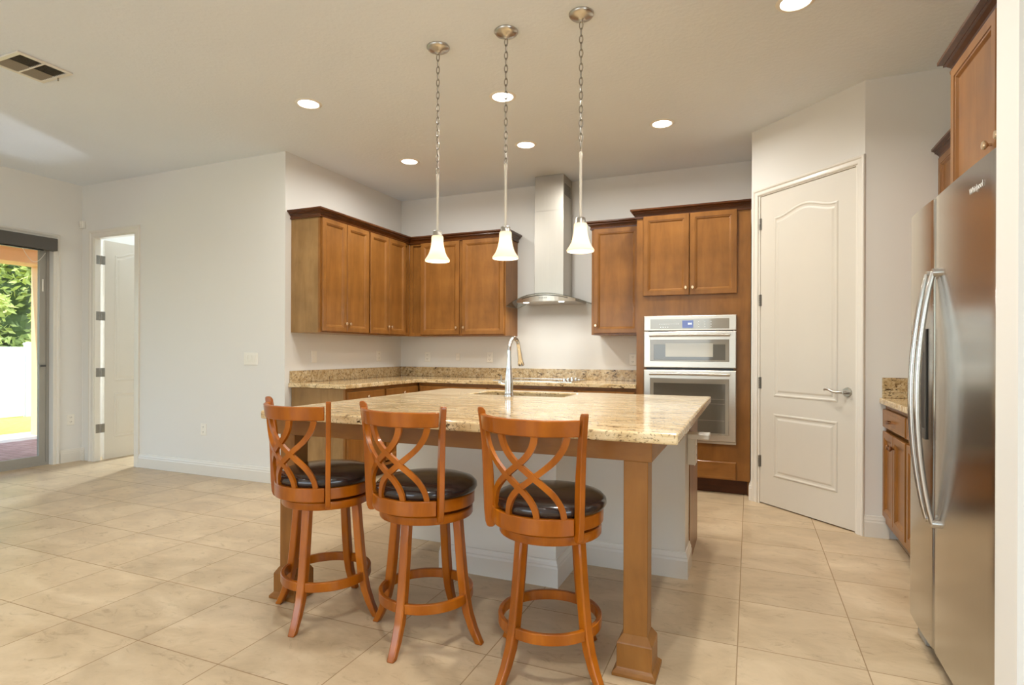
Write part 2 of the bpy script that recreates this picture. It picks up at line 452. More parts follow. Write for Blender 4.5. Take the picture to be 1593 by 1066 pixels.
wallY('wall_back', YB, 1, XL, XR + 0.11)
wallX('wall_left', XL, -1, YS + 0.06, YB + 0.11, t=0.1)
DO = (-6.49, -5.828, 0.0, 2.405)       # bedroom door opening in the wall facing the camera
wallY('wall_middle', YS, 1, XS, XL, [DO], t=0.06)
SL = (1.20, 3.615, 0.0, 2.34)          # slider opening
wallX('wall_patio', XS, -1, YR, YB, [SL], t=0.16)
ang = math.atan2(YP2 - YD, XP2 - XP1); LP = math.hypot(XP2 - XP1, YP2 - YD)
PF = Matrix.Translation((XP1, YD, 0)) @ Matrix.Rotation(ang, 4, 'Z')
def pf(u, v, k): return tuple(PF @ Vector((u, k, v)))
struct(slab([(0.075, 0.915, 0.0, 2.44)], 0.0, LP, 0.0, H, 0, 0.10, lambda u, v, k: pf(u, v, k)).build('wall_pantry', M_['wall']))
wallX('wall_pantry_left', XP1, 1, YD + 0.10, YB, t=0.09)
wallY('wall_pantry_right', YP2, 1, XP2 + 0.05, XR, t=0.10)
struct(MB().rings([[(XP2, YP2, z), (XP2 + 0.05, YP2, z), (XP2 + 0.05, YP2 + 0.1, z), tuple(PF @ Vector((LP, 0.1, 0)))[:2] + (z,)] for z in (0, H)]).build('wall_pantry_corner', M_['wall']))
wallX('wall_right', XR, 1, 1.82, YB)
YW0, YW1, XW = 1.82, 1.962, 0.626
wallY('wall_right_stub', YW0, 1, XW, XR, t=YW1 - YW0)
wallY('wall_right_front', YW0, 1, XR + 0.11, XE, t=0.1)
wallX('wall_far_right', XE, 1, YR, YW0 + 0.1, [(-2.7, 0.3, 0.4, 2.5)])
wallY('wall_rear', YR, -1, XS, XE, [(-5.6, -0.8, 0.3, 2.6)])
wallY('wall_bedroom', YB, 1, XS, XL - 0.1)

# unseen windows added to frame the fill lights
def plain_window(name, label, fn, u0, u1, v0, v1):
    mb = slab([(u0 + 0.06 + i * (u1 - u0 - 0.06) / 3, u0 + (i + 1) * (u1 - u0 - 0.06) / 3, v0 + 0.06, v1 - 0.06) for i in range(3)], u0, u1, v0, v1, 0.0, 0.06, fn)
    struct(mb.build(name, M_['trim']), label)
plain_window('added_window_1', 'assumed wide white framed window, unseen behind the camera, added for the rear fill light', lambda u, v, k: (u, YR - 0.08 + k, v), -5.6, -0.8, 0.3, 2.6)
plain_window('added_window_2', 'assumed white framed side window, unseen, added for the side fill light', lambda u, v, k: (XE + 0.02 + k, u, v), -2.7, 0.3, 0.4, 2.5)

# baseboards
BBP = [(0, 0), (0.016, 0), (0.016, 0.095), (0.012, 0.105), (0.013, 0.112), (0.008, 0.124), (0.006, 0.136), (0, 0.138)]
def base(name, path): return struct(sweep(MB(), path, BBP).build(name, M_['trim']))
base('baseboard_middle', [(-5.768, YS), (XL, YS), (XL, YS + 0.05)])
base('baseboard_patio', [(XS, 3.68), (XS, YS), (-6.643, YS)])
base('baseboard_pantry_right', [(XP2, YP2), (0.83, YP2)])
base('baseboard_pantry_left', [(XP1, YD + 0.09), (XP1, YD), tuple(PF @ Vector((0.02, 0, 0)))[:2]])
base('baseboard_patio_front', [(XS, YR), (XS, 1.13)])
base('baseboard_stub', [(XW, YW1), (XW, YW0), (XE, YW0)])

# casings
def casing(name, fn, u0, u1, v1, w=0.06, label=None):
    """door casing: flat moulding with a raised outer edge, in front (k<0) of the wall face"""
    mb = MB()
    prof = [(0, 0), (0, -0.010), (0.008, -0.013), (w * 0.55, -0.011), (w * 0.7, -0.018), (w - 0.004, -0.019), (w, -0.015), (w, 0)]
    pts = [(u0, 0.0, (-1, 0)), (u0, v1, (-1, 1)), (u1, v1, (1, 1)), (u1, 0.0, (1, 0))]
    loops = [[fn(u + dx * o, v + dz * o, k) for o, k in prof] for u, v, (dx, dz) in pts]
    mb.rings(loops)
    return struct(mb.build(name, M_['trim']), label)
fm = lambda u, v, k: (u, YS + k, v)
casing('trim_1', fm, -6.487, -5.83, 2.402, 0.075, 'white casing around the open bedroom door')
casing('trim_2', pf, 0.073, 0.917, 2.442, 0.052, 'white casing around the closed pantry door')
fs = lambda u, v, k: (XS - k, u, v)
casing('trim_3', fs, 1.20, 3.615, 2.34, 0.06, 'white casing around the sliding patio door')
# jambs
struct(slab([(-6.478, -5.84, -0.01, 2.393)], -6.492, -5.826, 0, 2.407, -0.002, 0.058, lambda u, v, k: (u, YS + k, v)).build('trim_4', M_['trim']), 'white jamb of the bedroom door')

# ---------------------------------------------------------------- doors
def arch_loop(x0, x1, z0, z1, rise, n=22):
    pts = [(x0, z0), (x1, z0)]
    for i in range(n + 1):
        t = i / n; u = x1 + (x0 - x1) * t
        s = abs(2 * t - 1)
        b = 0.0 if s > 0.92 else 0.5 * (1 + math.cos(PI * s / 0.92))
        pts.append((u, z1 + rise * b))
    return pts
def house_door(name, w, h, mat, hinge_z, label=None):
    root = bpy.data.objects.new(name, None); C.objects.link(root); struct(root, label)
    mb = MB().box(0, w, 0, 0.035, 0.008, h)
    mb.build('door_leaf', mat, root, bevel=0.0015)
    m2 = MB()
    pr = [(0.0, 0.0), (0.004, -0.004), (0.012, -0.0055), (0.022, -0.001), (0.034, -0.0005), (0.046, -0.0045), (0.05, -0.005)]
    sx = 0.135 * w / 0.815; wl_, wr_ = sx, w - sx
    for lp in (arch_loop(wl_, wr_, 0.855, 2.242, 0.055), [(wl_, 0.235), (wr_, 0.235), (wr_, 0.722), (wl_, 0.722)]):
        for side, y0, s in ((0, 0.0, 1), (1, 0.035, -1)):
            loops = []
            for ins, y in pr:
                loops.append([(p[0], y0 + s * (y - 0.0002), p[1]) for p in inset_loop(lp, ins)])
            m2.rings(loops, False, True)
    m2.build('door_panel', mat, root, smooth=False)
    for z in hinge_z:
        hb = MB().box(-0.012, 0.012, -0.006, 0.0, z - 0.045, z + 0.045)
        for q in range(5): hb.cyl((0, -0.008, z - 0.045 + q * 0.018), (0, -0.008, z - 0.045 + q * 0.018 + 0.0165), 0.007, 10)
        hb.build('hinge', M_['nickeld'], root)
    return root
HZ = [0.335, 0.955, 1.61, 2.215]
d2 = house_door('door_2', 0.815, 2.432, M_['doorpaint'], HZ, 'closed white arched-panel pantry door with lever handle')
d2.matrix_world = PF @ Matrix.Translation((0.088, 0.006, 0.0))
hl = MB()
hl.cyl((0.752, 0.002, 0.93), (0.752, -0.008, 0.93), 0.033, 28, 0.031); hl.cyl((0.752, -0.008, 0.93), (0.752, -0.05, 0.93), 0.011, 14)
hl.tube([(0.758, -0.05, 0.93), (0.735, -0.052, 0.930), (0.71, -0.054, 0.926), (0.68, -0.054, 0.931), (0.65, -0.052, 0.943), (0.625, -0.05, 0.944), (0.612, -0.05, 0.938)], [0.011, 0.010, 0.009, 0.0085, 0.008, 0.0075, 0.006], 12)
hl.build('door_handle', M_['nickel'], d2, smooth=True)
MB().box(-0.02, 0.0, -0.008, 0.02, 0.0, 2.435).box(0.815, 0.829, -0.008, 0.02, 0, 2.435).box(-0.02, 0.829, -0.008, 0.02, 2.434, 2.443).build('door_jamb', M_['trim'], d2)
d1 = house_door('door_1', 0.64, 2.39, M_['doorpaint'], [], 'white panel door standing open into the bright bedroom')
d1.matrix_world = Matrix.Translation((-6.472, YS + 0.096, 0.0)) @ Matrix.Rotation(math.radians(90), 4, 'Z')
for z in (0.349, 0.954, 1.565, 2.169):
    hb = MB().box(-6.478, -6.4755, YS + 0.012, YS + 0.05, z - 0.047, z + 0.047)
    hb.box(-6.476, -6.4725, YS + 0.016, YS + 0.030, z - 0.040, z - 0.028).box(-6.476, -6.4725, YS + 0.034, YS + 0.048, z - 0.006, z + 0.006).box(-6.476, -6.4725, YS + 0.016, YS + 0.030, z + 0.028, z + 0.040)
    hb.cyl((-6.472, YS + 0.062, z - 0.047), (-6.472, YS + 0.062, z + 0.047), 0.008, 10)
    hb.box(-6.4755, -6.469, YS + 0.066, YS + 0.10, z - 0.047, z + 0.047)
    h_ = hb.build('hinge', M_['nickeld']); h_.parent = d1; h_.matrix_parent_inverse = d1.matrix_world.inverted()

# sliding patio door (door_3): two panels, frame, glass
d3 = bpy.data.objects.new('door_3', None); C.objects.link(d3); struct(d3, 'grey framed sliding glass patio door')
fx_ = lambda x0: (lambda u, v, k: (x0 + k, u, v))
slab([(1.235, 3.588, 0.03, 2.30)], 1.20, 3.613, 0, 2.335, 0.0, 0.09, fx_(XS - 0.15)).build('frame', M_['frame'], d3)
slab([(2.50, 3.528, 0.10, 2.23)], 2.42, 3.586, 0.03, 2.30, 0.0, 0.035, fx_(XS - 0.10)).build('sliding_panel', M_['frame'], d3)
slab([(1.30, 2.40, 0.10, 2.23)], 1.235, 2.48, 0.03, 2.30, 0.0, 0.03, fx_(XS - 0.14)).build('fixed_panel', M_['frame'], d3)
MB().box(XS - 0.085, XS - 0.080, 2.50, 3.528, 0.10, 2.23).build('glass', M_['glass'], d3)
MB().box(XS - 0.127, XS - 0.122, 1.30, 2.40, 0.10, 2.23).build('glass', M_['glass'], d3)
hd = MB().box(XS - 0.065, XS - 0.045, 3.535, 3.58, 1.02, 1.04)
hd.build('door_handle', M_['dgrey'], d3, bevel=0.003)
MB().box(XS - 0.063, XS - 0.055, 3.545, 3.560, 1.80, 1.93).build('latch', M_['white'], d3, bevel=0.003)

bl = thing('roller_blind', 'dark grey roller blind cassette mounted above the sliding patio door', 'blind', (XS, 2.4, 2.28))
MB().box(0.001, 0.085, -1.24, 1.215, -0.062, 0.065).build('cassette', M_['dgrey'], bl, bevel=0.006)
MB().box(0.012, 0.06, -1.20, 1.10, -0.074, -0.060).build('bottom_bar', M_['black'], bl, bevel=0.003)
cpts = [(0.03, 0.93 + 0.20 * t, -0.07 - 0.115 * math.sin(PI * t) - 0.02 * t) for t in [i / 12 for i in range(13)]]
MB().tube(cpts, 0.0022, 6).build('pull_cord', M_['white'], bl)

# ---------------------------------------------------------------- cabinets
def cab_door(name, w, h, loc, rz, parent, mat, knob=None, label=None, frame=0.052, flat=False, kmat=None, pull=None):
    """shaker door: local x along the width, face to -y; loc in the parent's frame"""
    mb = MB()
    if flat: pr = [(0, 0.0), (0, -0.016), (0.004, -0.020), (0.018, -0.020), (0.022, -0.019)]
    else: pr = [(0, 0.0), (0, -0.017), (0.003, -0.020), (frame - 0.012, -0.020), (frame - 0.010, -0.0165), (frame - 0.003, -0.0155), (frame + 0.008, -0.0065), (frame + 0.012, -0.006)]
    nested(mb, w, h, pr)
    o = mb.build(name, mat, parent); o.location = loc; o.rotation_euler = (0, 0, rz)
    if knob:
        kx, kz = knob
        k = MB(); 
        prof = [(0.0045, 0), (0.0045, 0.010), (0.007, 0.013), (0.0125, 0.018), (0.013, 0.024), (0.010, 0.029), (0.0, 0.030)]
        loops = [[(kx + r * math.cos(2 * PI * i / 14), -0.020 - d, kz + r * 1.25 * math.sin(2 * PI * i / 14)) for i in range(14)] for r, d in prof[:-1]]
        k.rings(loops); k.build('knob', kmat or M_['knob'], o, smooth=True)
    if pull:
        px, pz, pw = pull
        k = MB().tube([(px - pw / 2, -0.019, pz), (px - pw / 2 + 0.006, -0.040, pz), (px, -0.048, pz - 0.004), (px + pw / 2 - 0.006, -0.040, pz), (px + pw / 2, -0.019, pz)], [0.004, 0.006, 0.008, 0.006, 0.004], 10)
        k.build('handle', kmat or M_['bronze'], o, smooth=True)
    return o

CROWN = [(0, 2.380), (0.014, 2.380), (0.016, 2.392), (0.009, 2.396), (0.013, 2.408), (0.026, 2.421), (0.035, 2.424), (0.034, 2.432), (0.042, 2.437), (0.052, 2.441), (0.052, 2.455), (0, 2.455)]
ZU0, ZU1 = 1.36, 2.40
xf = -3.496; yf = 5.396
# left wall upper cabinets (faces +X).  local frame: rz=+90 -> local x = +Y, local -y = +X
def upper_left(y0, y1, doors, label):
    t = thing('wall_cabinet', label, 'cabinet', (0, 0, 0), group='stained upper cabinets of the corner run')
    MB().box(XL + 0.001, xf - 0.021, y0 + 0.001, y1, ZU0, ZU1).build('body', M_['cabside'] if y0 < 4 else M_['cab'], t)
    ff = slab([(y0 + 0.04, y1 - 0.04, ZU0 + 0.04, ZU1 - 0.04)], y0 + 0.001, y1, ZU0, ZU1, 0.0, 0.02, lambda u, v, k: (xf - 0.0205 + k, u, v)); ff.build('face_frame', M_['cab'], t)
    for a, b, kn in doors:
        cab_door('door', b - a, 1.005, (xf, a, 1.373), PI / 2, t, M_['cab'], ((b - a - 0.025) if kn == 'r' else 0.025, 0.075))
    return t
upper_left(3.965, 4.655, [(3.982, 4.308, 'r'), (4.314, 4.640, 'l')], 'stained upper cabinet at the open end of the corner run, side panel showing')
upper_left(4.6555, 5.395, [(4.668, 4.978, 'r'), (4.984, 5.294, 'l')], 'two-door stained upper cabinet ending in the inside corner of the kitchen')
def upper_back(x0, x1, doors, label, z0=ZU0, z1=ZU1, yfront=yf, side='cab', group='stained upper cabinets of the corner run'):
    t = thing('wall_cabinet', label, 'cabinet', (0, 0, 0), group=group)
    MB().box(x0, x1 - 0.001, yfront + 0.021, YB - 0.001, z0, z1).build('body', M_[side], t)
    slab([(x0 + 0.04, x1 - 0.04, z0 + 0.04, z1 - 0.04)], x0, x1 - 0.001, z0, z1, 0, 0.02, lambda u, v, k: (u, yfront + 0.0005 + k, v)).build('face_frame', M_['cab'], t)
    for a, b, kn in doors:
        cab_door('door', b - a, 1.005, (a, yfront, 1.375), 0, t, M_['cab'], ((b - a - 0.025) if kn == 'r' else 0.025, 0.075))
    return t
upper_back(xf - 0.0205 + 0.021, -2.847, [(-3.343, -2.866, 'r')], 'single-door stained upper cabinet next to the inside corner, behind the first pendant')
upper_back(-2.8465, -2.33, [(-2.828, -2.345, 'l')], 'single-door stained upper cabinet beside the range hood, its glass tip touching')
cr = sweep(MB(), [(XL + 0.002, 3.966), (xf - 0.0005, 3.966), (xf - 0.0005, yf + 0.0005), (-2.331, yf + 0.0005), (-2.331, YB - 0.002)], CROWN).build('crown_molding', M_['crown'])
tag(cr, 'dark stained crown molding wrapping the tops of the corner cabinets', 'molding')
te = upper_back(-1.42, -0.931, [(-1.396, -0.958, 'l')], 'single stained upper cabinet between the range hood and the oven tower', side='cab', group='stained upper cabinets near the ovens')
sweep(MB(), [(-1.42, YB - 0.002), (-1.42, yf + 0.0005), (-0.932, yf + 0.0005)], CROWN).build('crown', M_['crown'], te)

# oven tower
TX0, TX1, TY = -0.93, 0.006, 5.096
tw = thing('oven_tower_cabinet', 'tall stained cabinet tower housing the built-in double wall oven', 'cabinet', (0, 0, 0))
slab([(-0.835, -0.125, 0.46, 1.50)], TX0, TX1, 0.125, ZU1, 0.0, 0.02, lambda u, v, k: (u, TY + k, v)).build('face_frame', M_['cab'], tw)
MB().box(TX0, TX0 + 0.02, TY + 0.02, YB - 0.002, 0.0, ZU1).build('side_panel', M_['cab'], tw)
MB().box(TX1 - 0.02, TX1, TY + 0.02, YB - 0.002, 0.0, ZU1).build('side_panel', M_['cab'], tw)
MB().box(TX0 + 0.02, TX1 - 0.02, TY + 0.02, YB - 0.002, 1.56, ZU1).build('upper_box', M_['cab'], tw)
MB().box(TX0 + 0.02, TX1 - 0.02, TY + 0.02, YB - 0.002, 0.12, 0.42).build('lower_box', M_['cab'], tw)
MB().box(TX0 + 0.02, TX1 - 0.02, TY + 0.06, TY + 0.075, 0.004, 0.124).build('toe_kick', M_['kick'], tw)
cab_door('door', 0.388, 0.70, (-0.871, TY, 1.690), 0, tw, M_['cab'], (0.363, 0.06))
cab_door('door', 0.376, 0.70, (-0.476, TY, 1.690), 0, tw, M_['cab'], (0.025, 0.06))
cab_door('drawer', 0.76, 0.145, (-0.862, TY, 0.131), 0, tw, M_['cabx'], flat=True)
sweep(MB(), [(TX0, yf - 0.052), (TX0, TY), (TX1 + 0.003, TY)], CROWN).build('crown', M_['crown'], tw)

# wall oven + microwave
ov = thing('wall_oven', 'stainless steel built-in microwave and oven combination in the cabinet tower', 'oven', (-0.86, TY, 0.0))
W_ = 0.757
MB().box(0.04, W_ - 0.04, 0.0, 0.5, 0.47, 1.49).build('body', M_['dgrey'], ov)
o = MB(); nested(o, W_, 0.128, [(0, -0.001), (0, -0.025), (0.004, -0.028), (0.010, -0.028)], 0, 1.382); o.build('control_panel', M_['steelh'], ov)
cp = MB().box(0.055, W_ - 0.055, -0.031, -0.0285, 1.395, 1.482).build('control_glass', M_['ovenframe'], ov)
MB().box(0.325, 0.415, -0.0325, -0.0315, 1.405, 1.468).build('display', M_['display'], cp)
dg = MB()
for i, x in enumerate((0.372, 0.382, 0.395)): dg.box(x, x + 0.007, -0.0335, -0.0327, 1.432, 1.446)
dg.build('digits', M_['displaytxt'], cp)
keys = [(0.13 + i * 0.0145, 1.437) for i in range(12)] + [(0.14 + i * 0.02, 1.410) for i in range(4)] + [(0.455 + i * 0.05, 1.410 + j * 0.022) for i in range(3) for j in range(3)]
for kx, kz in keys:
    MB().box(kx, kx + 0.007, -0.0325, -0.0315, kz, kz + 0.004).build('touch_key', M_['logo'], cp)
def oven_door(z0, h, inner, window):
    m = MB(); nested(m, W_, h, [(0, -0.001), (0, -0.030), (0.005, -0.034), (0.052, -0.034), (0.053, -0.031), (0.056, -0.031)], 0, z0)
    d = m.build('oven_door', M_['steelh'], ov)
    m = MB(); nested(m, W_ - 0.11, h - 0.125, [(0, -0.031), (0.002, -0.0345), (0.02, -0.0345)], 0.055, z0 + 0.055); g = m.build('door_glass', M_['ovenframe'], d)
    m = MB(); nested(m, W_ - 0.17, h - 0.18, [(0, -0.0348), (0.001, -0.0355), (0.02, -0.0355)], 0.085, z0 + 0.068); m.build('inner_glass', M_['ovenglass'], d)
    if window:
        x0, x1, za, zb = window
        MB().box(x0, x1, -0.0368, -0.0357, za, zb).build('window', M_['ovenwin'], d)
    hz = z0 + h - 0.034
    m = MB().tube([(0.05, -0.050, hz), (0.12, -0.058, hz + 0.002), (W_ / 2, -0.064, hz + 0.003), (W_ - 0.12, -0.058, hz + 0.002), (W_ - 0.05, -0.050, hz)], [0.012, 0.013, 0.013, 0.013, 0.012], 14)
    for x in (0.07, W_ - 0.07): m.cyl((x, -0.032, hz), (x, -0.052, hz), 0.009, 12)
    m.build('handle', M_['steelh'], d, smooth=True)
    return d
oven_door(1.062, 0.312, None, (0.185, 0.575, 1.155, 1.272))
oven_door(0.447, 0.594, None, None)
rk = MB()
for z in (0.62, 0.76, 0.80): rk.box(0.09, W_ - 0.09, -0.0366, -0.0358, z, z + 0.003)
rk.build('rack_lines', M_['ovenframe'], ov)
MB().box(0.02, W_ - 0.02, -0.018, -0.001, 1.043, 1.060).build('vent_strip', M_['black'], ov)
MB().box(0.0, W_, -0.020, -0.001, 0.425, 0.443).build('bottom_trim', M_['steelh'], ov)

# base cabinets under the corner worktop
def base_unit(label, frame_fn, w, doors=2, drawer=True, depth=0.60, side=None, rz=0, loc=(0, 0, 0), group='base cabinets under the corner worktop', knobs=True, kmat=None, pull=False):
    """local: x along width, face to -y at y=0"""
    t = thing('base_cabinet', label, 'cabinet', loc, rz, group)
    MB().box(0.0, w, 0.021, depth, 0.10, CU - 0.004).build('body', side or M_['cab'], t)
    slab([(0.03, w - 0.03, 0.13, 0.84)], 0, w, 0.10, CU - 0.004, 0, 0.0205, lambda u, v, k: (u, k, v)).build('face_frame', M_['cab'], t)
    MB().box(0.0, w, 0.075, 0.09, 0.002, 0.10).build('toe_kick', M_['kick'], t)
    if drawer: cab_door('drawer', w - 0.03, 0.115, (0.015, 0, 0.722), 0, t, M_['cab'], None if pull else ((w - 0.03) / 2, 0.06), flat=True, kmat=kmat, pull=((w - 0.03) * 0.47, 0.055, 0.10) if pull else None)
    dw = (w - 0.03 - 0.005 * (doors - 1)) / doors
    for i in range(doors):
        kx = (dw - 0.03) if (i == 0 and doors == 2) else 0.03
        cab_door('door', dw, 0.545, (0.015 + i * (dw + 0.005), 0, 0.15), 0, t, M_['cab'], (kx, 0.475), kmat=kmat)
    return t
xb = -3.216  # face of the left run
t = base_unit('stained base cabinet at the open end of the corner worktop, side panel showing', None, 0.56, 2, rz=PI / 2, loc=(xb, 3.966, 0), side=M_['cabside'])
base_unit('stained base cabinet of the left run next to the inside corner', None, 0.60, 2, rz=PI / 2, loc=(xb, 4.527, 0))
yb_ = 5.116
base_unit('stained base cabinet on the back wall next to the inside corner', None, 0.80, 2, loc=(-3.19, yb_, 0))
base_unit('stained base cabinet directly below the cooktop', None, 0.90, 2, loc=(-2.389, yb_, 0))
base_unit('stained base cabinet on the back wall beside the oven tower', None, 0.556, 1, loc=(-1.488, yb_, 0))
bc = MB().box(XL + 0.002, xb - 0.003, 5.128, YB - 0.002, 0.1, CU - 0.004).build('corner_cabinet', M_['cab'])
tag(bc, 'blind stained base cabinet box in the inside corner under the worktop', 'cabinet')

# L-shaped granite worktop with splash
lw = thing('corner_worktop', 'speckled beige granite L-shaped worktop running around the kitchen corner', 'worktop', (0, 0, 0))
m = MB()
Lp = [(XL + 0.001, 3.935), (-3.186, 3.935), (-3.186, 5.086), (-0.932, 5.086), (-0.932, YB - 0.001), (XL + 0.001, YB - 0.001)]
m.rings([[(x, y, z) for x, y in Lp] for z in (CU, CT)])
m.build('slab', M_['granite'], lw, bevel=0.006, seg=3)
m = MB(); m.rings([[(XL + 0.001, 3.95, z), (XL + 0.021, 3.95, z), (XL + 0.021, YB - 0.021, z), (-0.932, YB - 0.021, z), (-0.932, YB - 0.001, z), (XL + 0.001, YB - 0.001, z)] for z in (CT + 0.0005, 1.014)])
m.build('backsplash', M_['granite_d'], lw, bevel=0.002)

# cooktop
ck = thing('cooktop', 'black glass cooktop with chrome knobs set in the back worktop under the hood', 'cooktop', (-1.94, 5.385, CT + 0.0005))
MB().box(-0.40, 0.40, -0.26, 0.26, 0.0, 0.006).build('glass_top', plain('cooktop_glass', K(120, 112, 98), 0.08, coat=1.0, vary=0.02), ck, bevel=0.002)
fr = slab([(-0.395, 0.395, -0.255, 0.255)], -0.405, 0.405, -0.265, 0.265, 0.0, 0.009, lambda u, v, k: (u, v, k)); fr.build('rim', M_['steel'], ck)
bz = MB()
for x, y, r in ((-0.24, 0.11, 0.09), (-0.24, -0.13, 0.075), (0.05, 0.12, 0.075), (0.05, -0.12, 0.1)):
    n = 32; bz.loopring([[(x + (r + dr) * math.cos(2 * PI * i / n), y + (r + dr) * math.sin(2 * PI * i / n), z) for i in range(n)] for dr, z in ((0, 0.0062), (0.003, 0.0062), (0.003, 0.0066), (0, 0.0066))])
bz.build('burner_rings', M_['grille'], ck)
for x, y in ((0.30, -0.16), (0.36, -0.10), (0.30, -0.03), (0.36, 0.03), (0.30, 0.09)):
    MB().lathe([(0.022, 0.006), (0.021, 0.012), (0.017, 0.016), (0.016, 0.032), (0.012, 0.035)], 20, (x, y, 0)).build('knob', M_['chrome'], ck, smooth=True)

# range hood
hc = -1.875
hd_ = thing('range_hood', 'stainless steel chimney range hood with a curved glass canopy', 'range hood', (hc, YB, 0))
MB().box(-0.152, 0.158, -0.298, -0.002, 1.742, 2.62).build('chimney', M_['hood'], hd_, bevel=0.002)
MB().box(-0.149, 0.155, -0.295, -0.002, 2.62, H - 0.002).build('chimney_upper', M_['hood'], hd_, bevel=0.002)
gv = MB()
for i in range(9): gv.box(0.1555, 0.157, -0.26, -0.06, 2.78 + i * 0.013, 2.786 + i * 0.013)
gv.build('vent_slots', M_['dgrey'], hd_)
def arcz(x): return 1.768 - 0.105 * (x / 0.45) ** 2
def fronty(x): return -0.50 + 0.17 * (x / 0.45) ** 2
m = MB(); n = 24
T = []; B_ = []
xs = [-0.45 + 0.9 * i / n for i in range(n + 1)]
for i, x in enumerate(xs):
    pass
loops = []
for x in xs:
    z = arcz(x)
    ys_ = [fronty(x) + (-0.002 - fronty(x)) * j / 6 for j in range(7)]
    loops.append([(x, y, z + 0.003) for y in ys_] + [(x, y, z - 0.003) for y in reversed(ys_)])
m.rings(loops); m.build('glass_canopy', M_['hoodglass'], hd_, smooth=True)
m = MB(); loops = []
for x in [-0.31 + 0.62 * i / 16 for i in range(17)]:
    z = arcz(x) - 0.004; f = fronty(x) + 0.03
    zb = 1.690
    loops.append([(x, f, z), (x, f + 0.004, zb), (x, -0.004, zb), (x, -0.004, z)])
m.rings(loops); m.build('motor_housing', M_['steelh'], hd_, bevel=0.002)
m = MB(); loops = []
for x in [-0.24 + 0.48 * i / 14 for i in range(15)]:
    z = arcz(x) - 0.012; f = fronty(x) + 0.028
    loops.append([(x, f, z), (x, f - 0.001, z - 0.008), (x, f + 0.004, z - 0.008), (x, f + 0.004, z)])
m.rings(loops); m.build('control_strip', M_['dgrey'], hd_)
bt = MB()
for i in range(5): bt.box(-0.04 + i * 0.018, -0.031 + i * 0.018, fronty(0) + 0.0265, fronty(0) + 0.032, 1.722, 1.728)
bt.build('buttons', M_['dgrey'], hd_)
for x in (-0.20, 0.17):
    l_ = MB().lathe([(0.028, -0.004), (0.028, 0.0), (0.02, 0.002)], 20, (x, -0.40, 1.6885)).build('hood_lamp', M_['lens'], hd_)
    light('hood_light', 'AREA', 3.2, WARM, (x, -0.40, 1.682), (math.radians(-12), 0, 0), hd_, shape='DISK', size=0.05)

# ---------------------------------------------------------------- island
IX0, IX1, IY0, IY1 = -2.15, -0.228, 2.035, 3.856
ic = thing('island_countertop', 'large beige veined granite countertop of the kitchen island', 'countertop', (0, 0, 0))
HX0, HX1, HY0, HY1 = -1.74, -1.075, 3.39, 3.735
slab([(HX0, HX1, HY0, HY1)], IX0, IX1, IY0, IY1, 0.872, 0.912, lambda u, v, k: (u, v, k)).build('slab', M_['granite'], ic, bevel=0.008, seg=3)
isl = thing('kitchen_island', 'kitchen island with white panelled body and stained corner posts', 'island', (0, 0, 0))
# white body: wide wall at y=3.12, bay projecting to 2.75
body = [(-2.12, 3.125), (-1.56, 3.125), (-1.56, 2.75), (-0.905, 2.75), (-0.905, 3.125), (-0.312, 3.125), (-0.312, 3.33), (-0.905, 3.33), (-0.905, 3.20), (-1.56, 3.20), (-1.56, 3.33), (-2.12, 3.33)]
MB().rings([[(x, y, z) for x, y in body] for z in (0.0, 0.871)]).build('base', M_['trim'], isl)
bbp = [(o_, z) for o_, z in BBP]
sweep(MB(), [(-2.12, 3.33), (-2.12, 3.125), (-1.56, 3.125), (-1.56, 2.75), (-0.905, 2.75), (-0.905, 3.125), (-0.312, 3.125), (-0.312, 3.33)][0:], bbp).build('baseboard', M_['trim'], isl)
# cabinets on the cooking side of the island
MB().box(-2.12, HX0 - 0.03, 3.331, 3.81, 0.10, 0.868).box(HX1 + 0.03, -0.324, 3.331, 3.81, 0.10, 0.868).box(HX0 - 0.03, HX1 + 0.03, 3.331, 3.81, 0.10, 0.62).box(HX0 - 0.03, HX1 + 0.03, 3.79, 3.81, 0.62, 0.868).build('cabinet_body', M_['cab'], isl)
MB().box(-0.324, -0.308, 3.331, 3.832, 0.0, 0.868).build('side_panel', M_['cab'], isl)
MB().box(-2.136, -2.12, 3.331, 3.832, 0.0, 0.868).build('side_panel', M_['cab'], isl)
MB().box(-2.12, -0.324, 3.72, 3.735, 0.0, 0.10).build('toe_kick', M_['kick'], isl)
for i in range(4):
    w = 0.44
    cab_door('door', w - 0.008, 0.70, (-0.335 - i * 0.4485, 3.811, 0.13), PI, isl, M_['cab'], (0.03 if i % 2 else w - 0.04, 0.64))
# apron
AY = 2.105
ap = MB().box(-2.125, -0.327, AY, AY + 0.02, 0.793, 0.870).box(-0.347, -0.327, AY + 0.02, 3.124, 0.793, 0.870).box(-2.125, -2.105, AY + 0.02, 3.124, 0.793, 0.870)
ap.build('apron', M_['apron'], isl, bevel=0.0015)
def post(x):
    p = MB().box(x - 0.045, x + 0.045, 2.118, 2.208, 0.0, 0.792).build('post', M_['post'], isl, bevel=0.003)
    cx, cy = x, 2.163
    m = MB()
    for hw, prof in ((0, None),):
        loops = []
        for r, z in ((0.080, 0.0), (0.080, 0.012), (0.073, 0.020), (0.067, 0.025), (0.065, 0.030), (0.065, 0.116), (0.063, 0.121), (0.051, 0.140), (0.046, 0.147)):
            loops.append([(cx - r, cy - r, z), (cx + r, cy - r, z), (cx + r, cy + r, z), (cx - r, cy + r, z)])
        m.rings(loops)
    m.build('plinth', M_['post'], p, bevel=0.0015)
post(-0.388); post(-2.062)

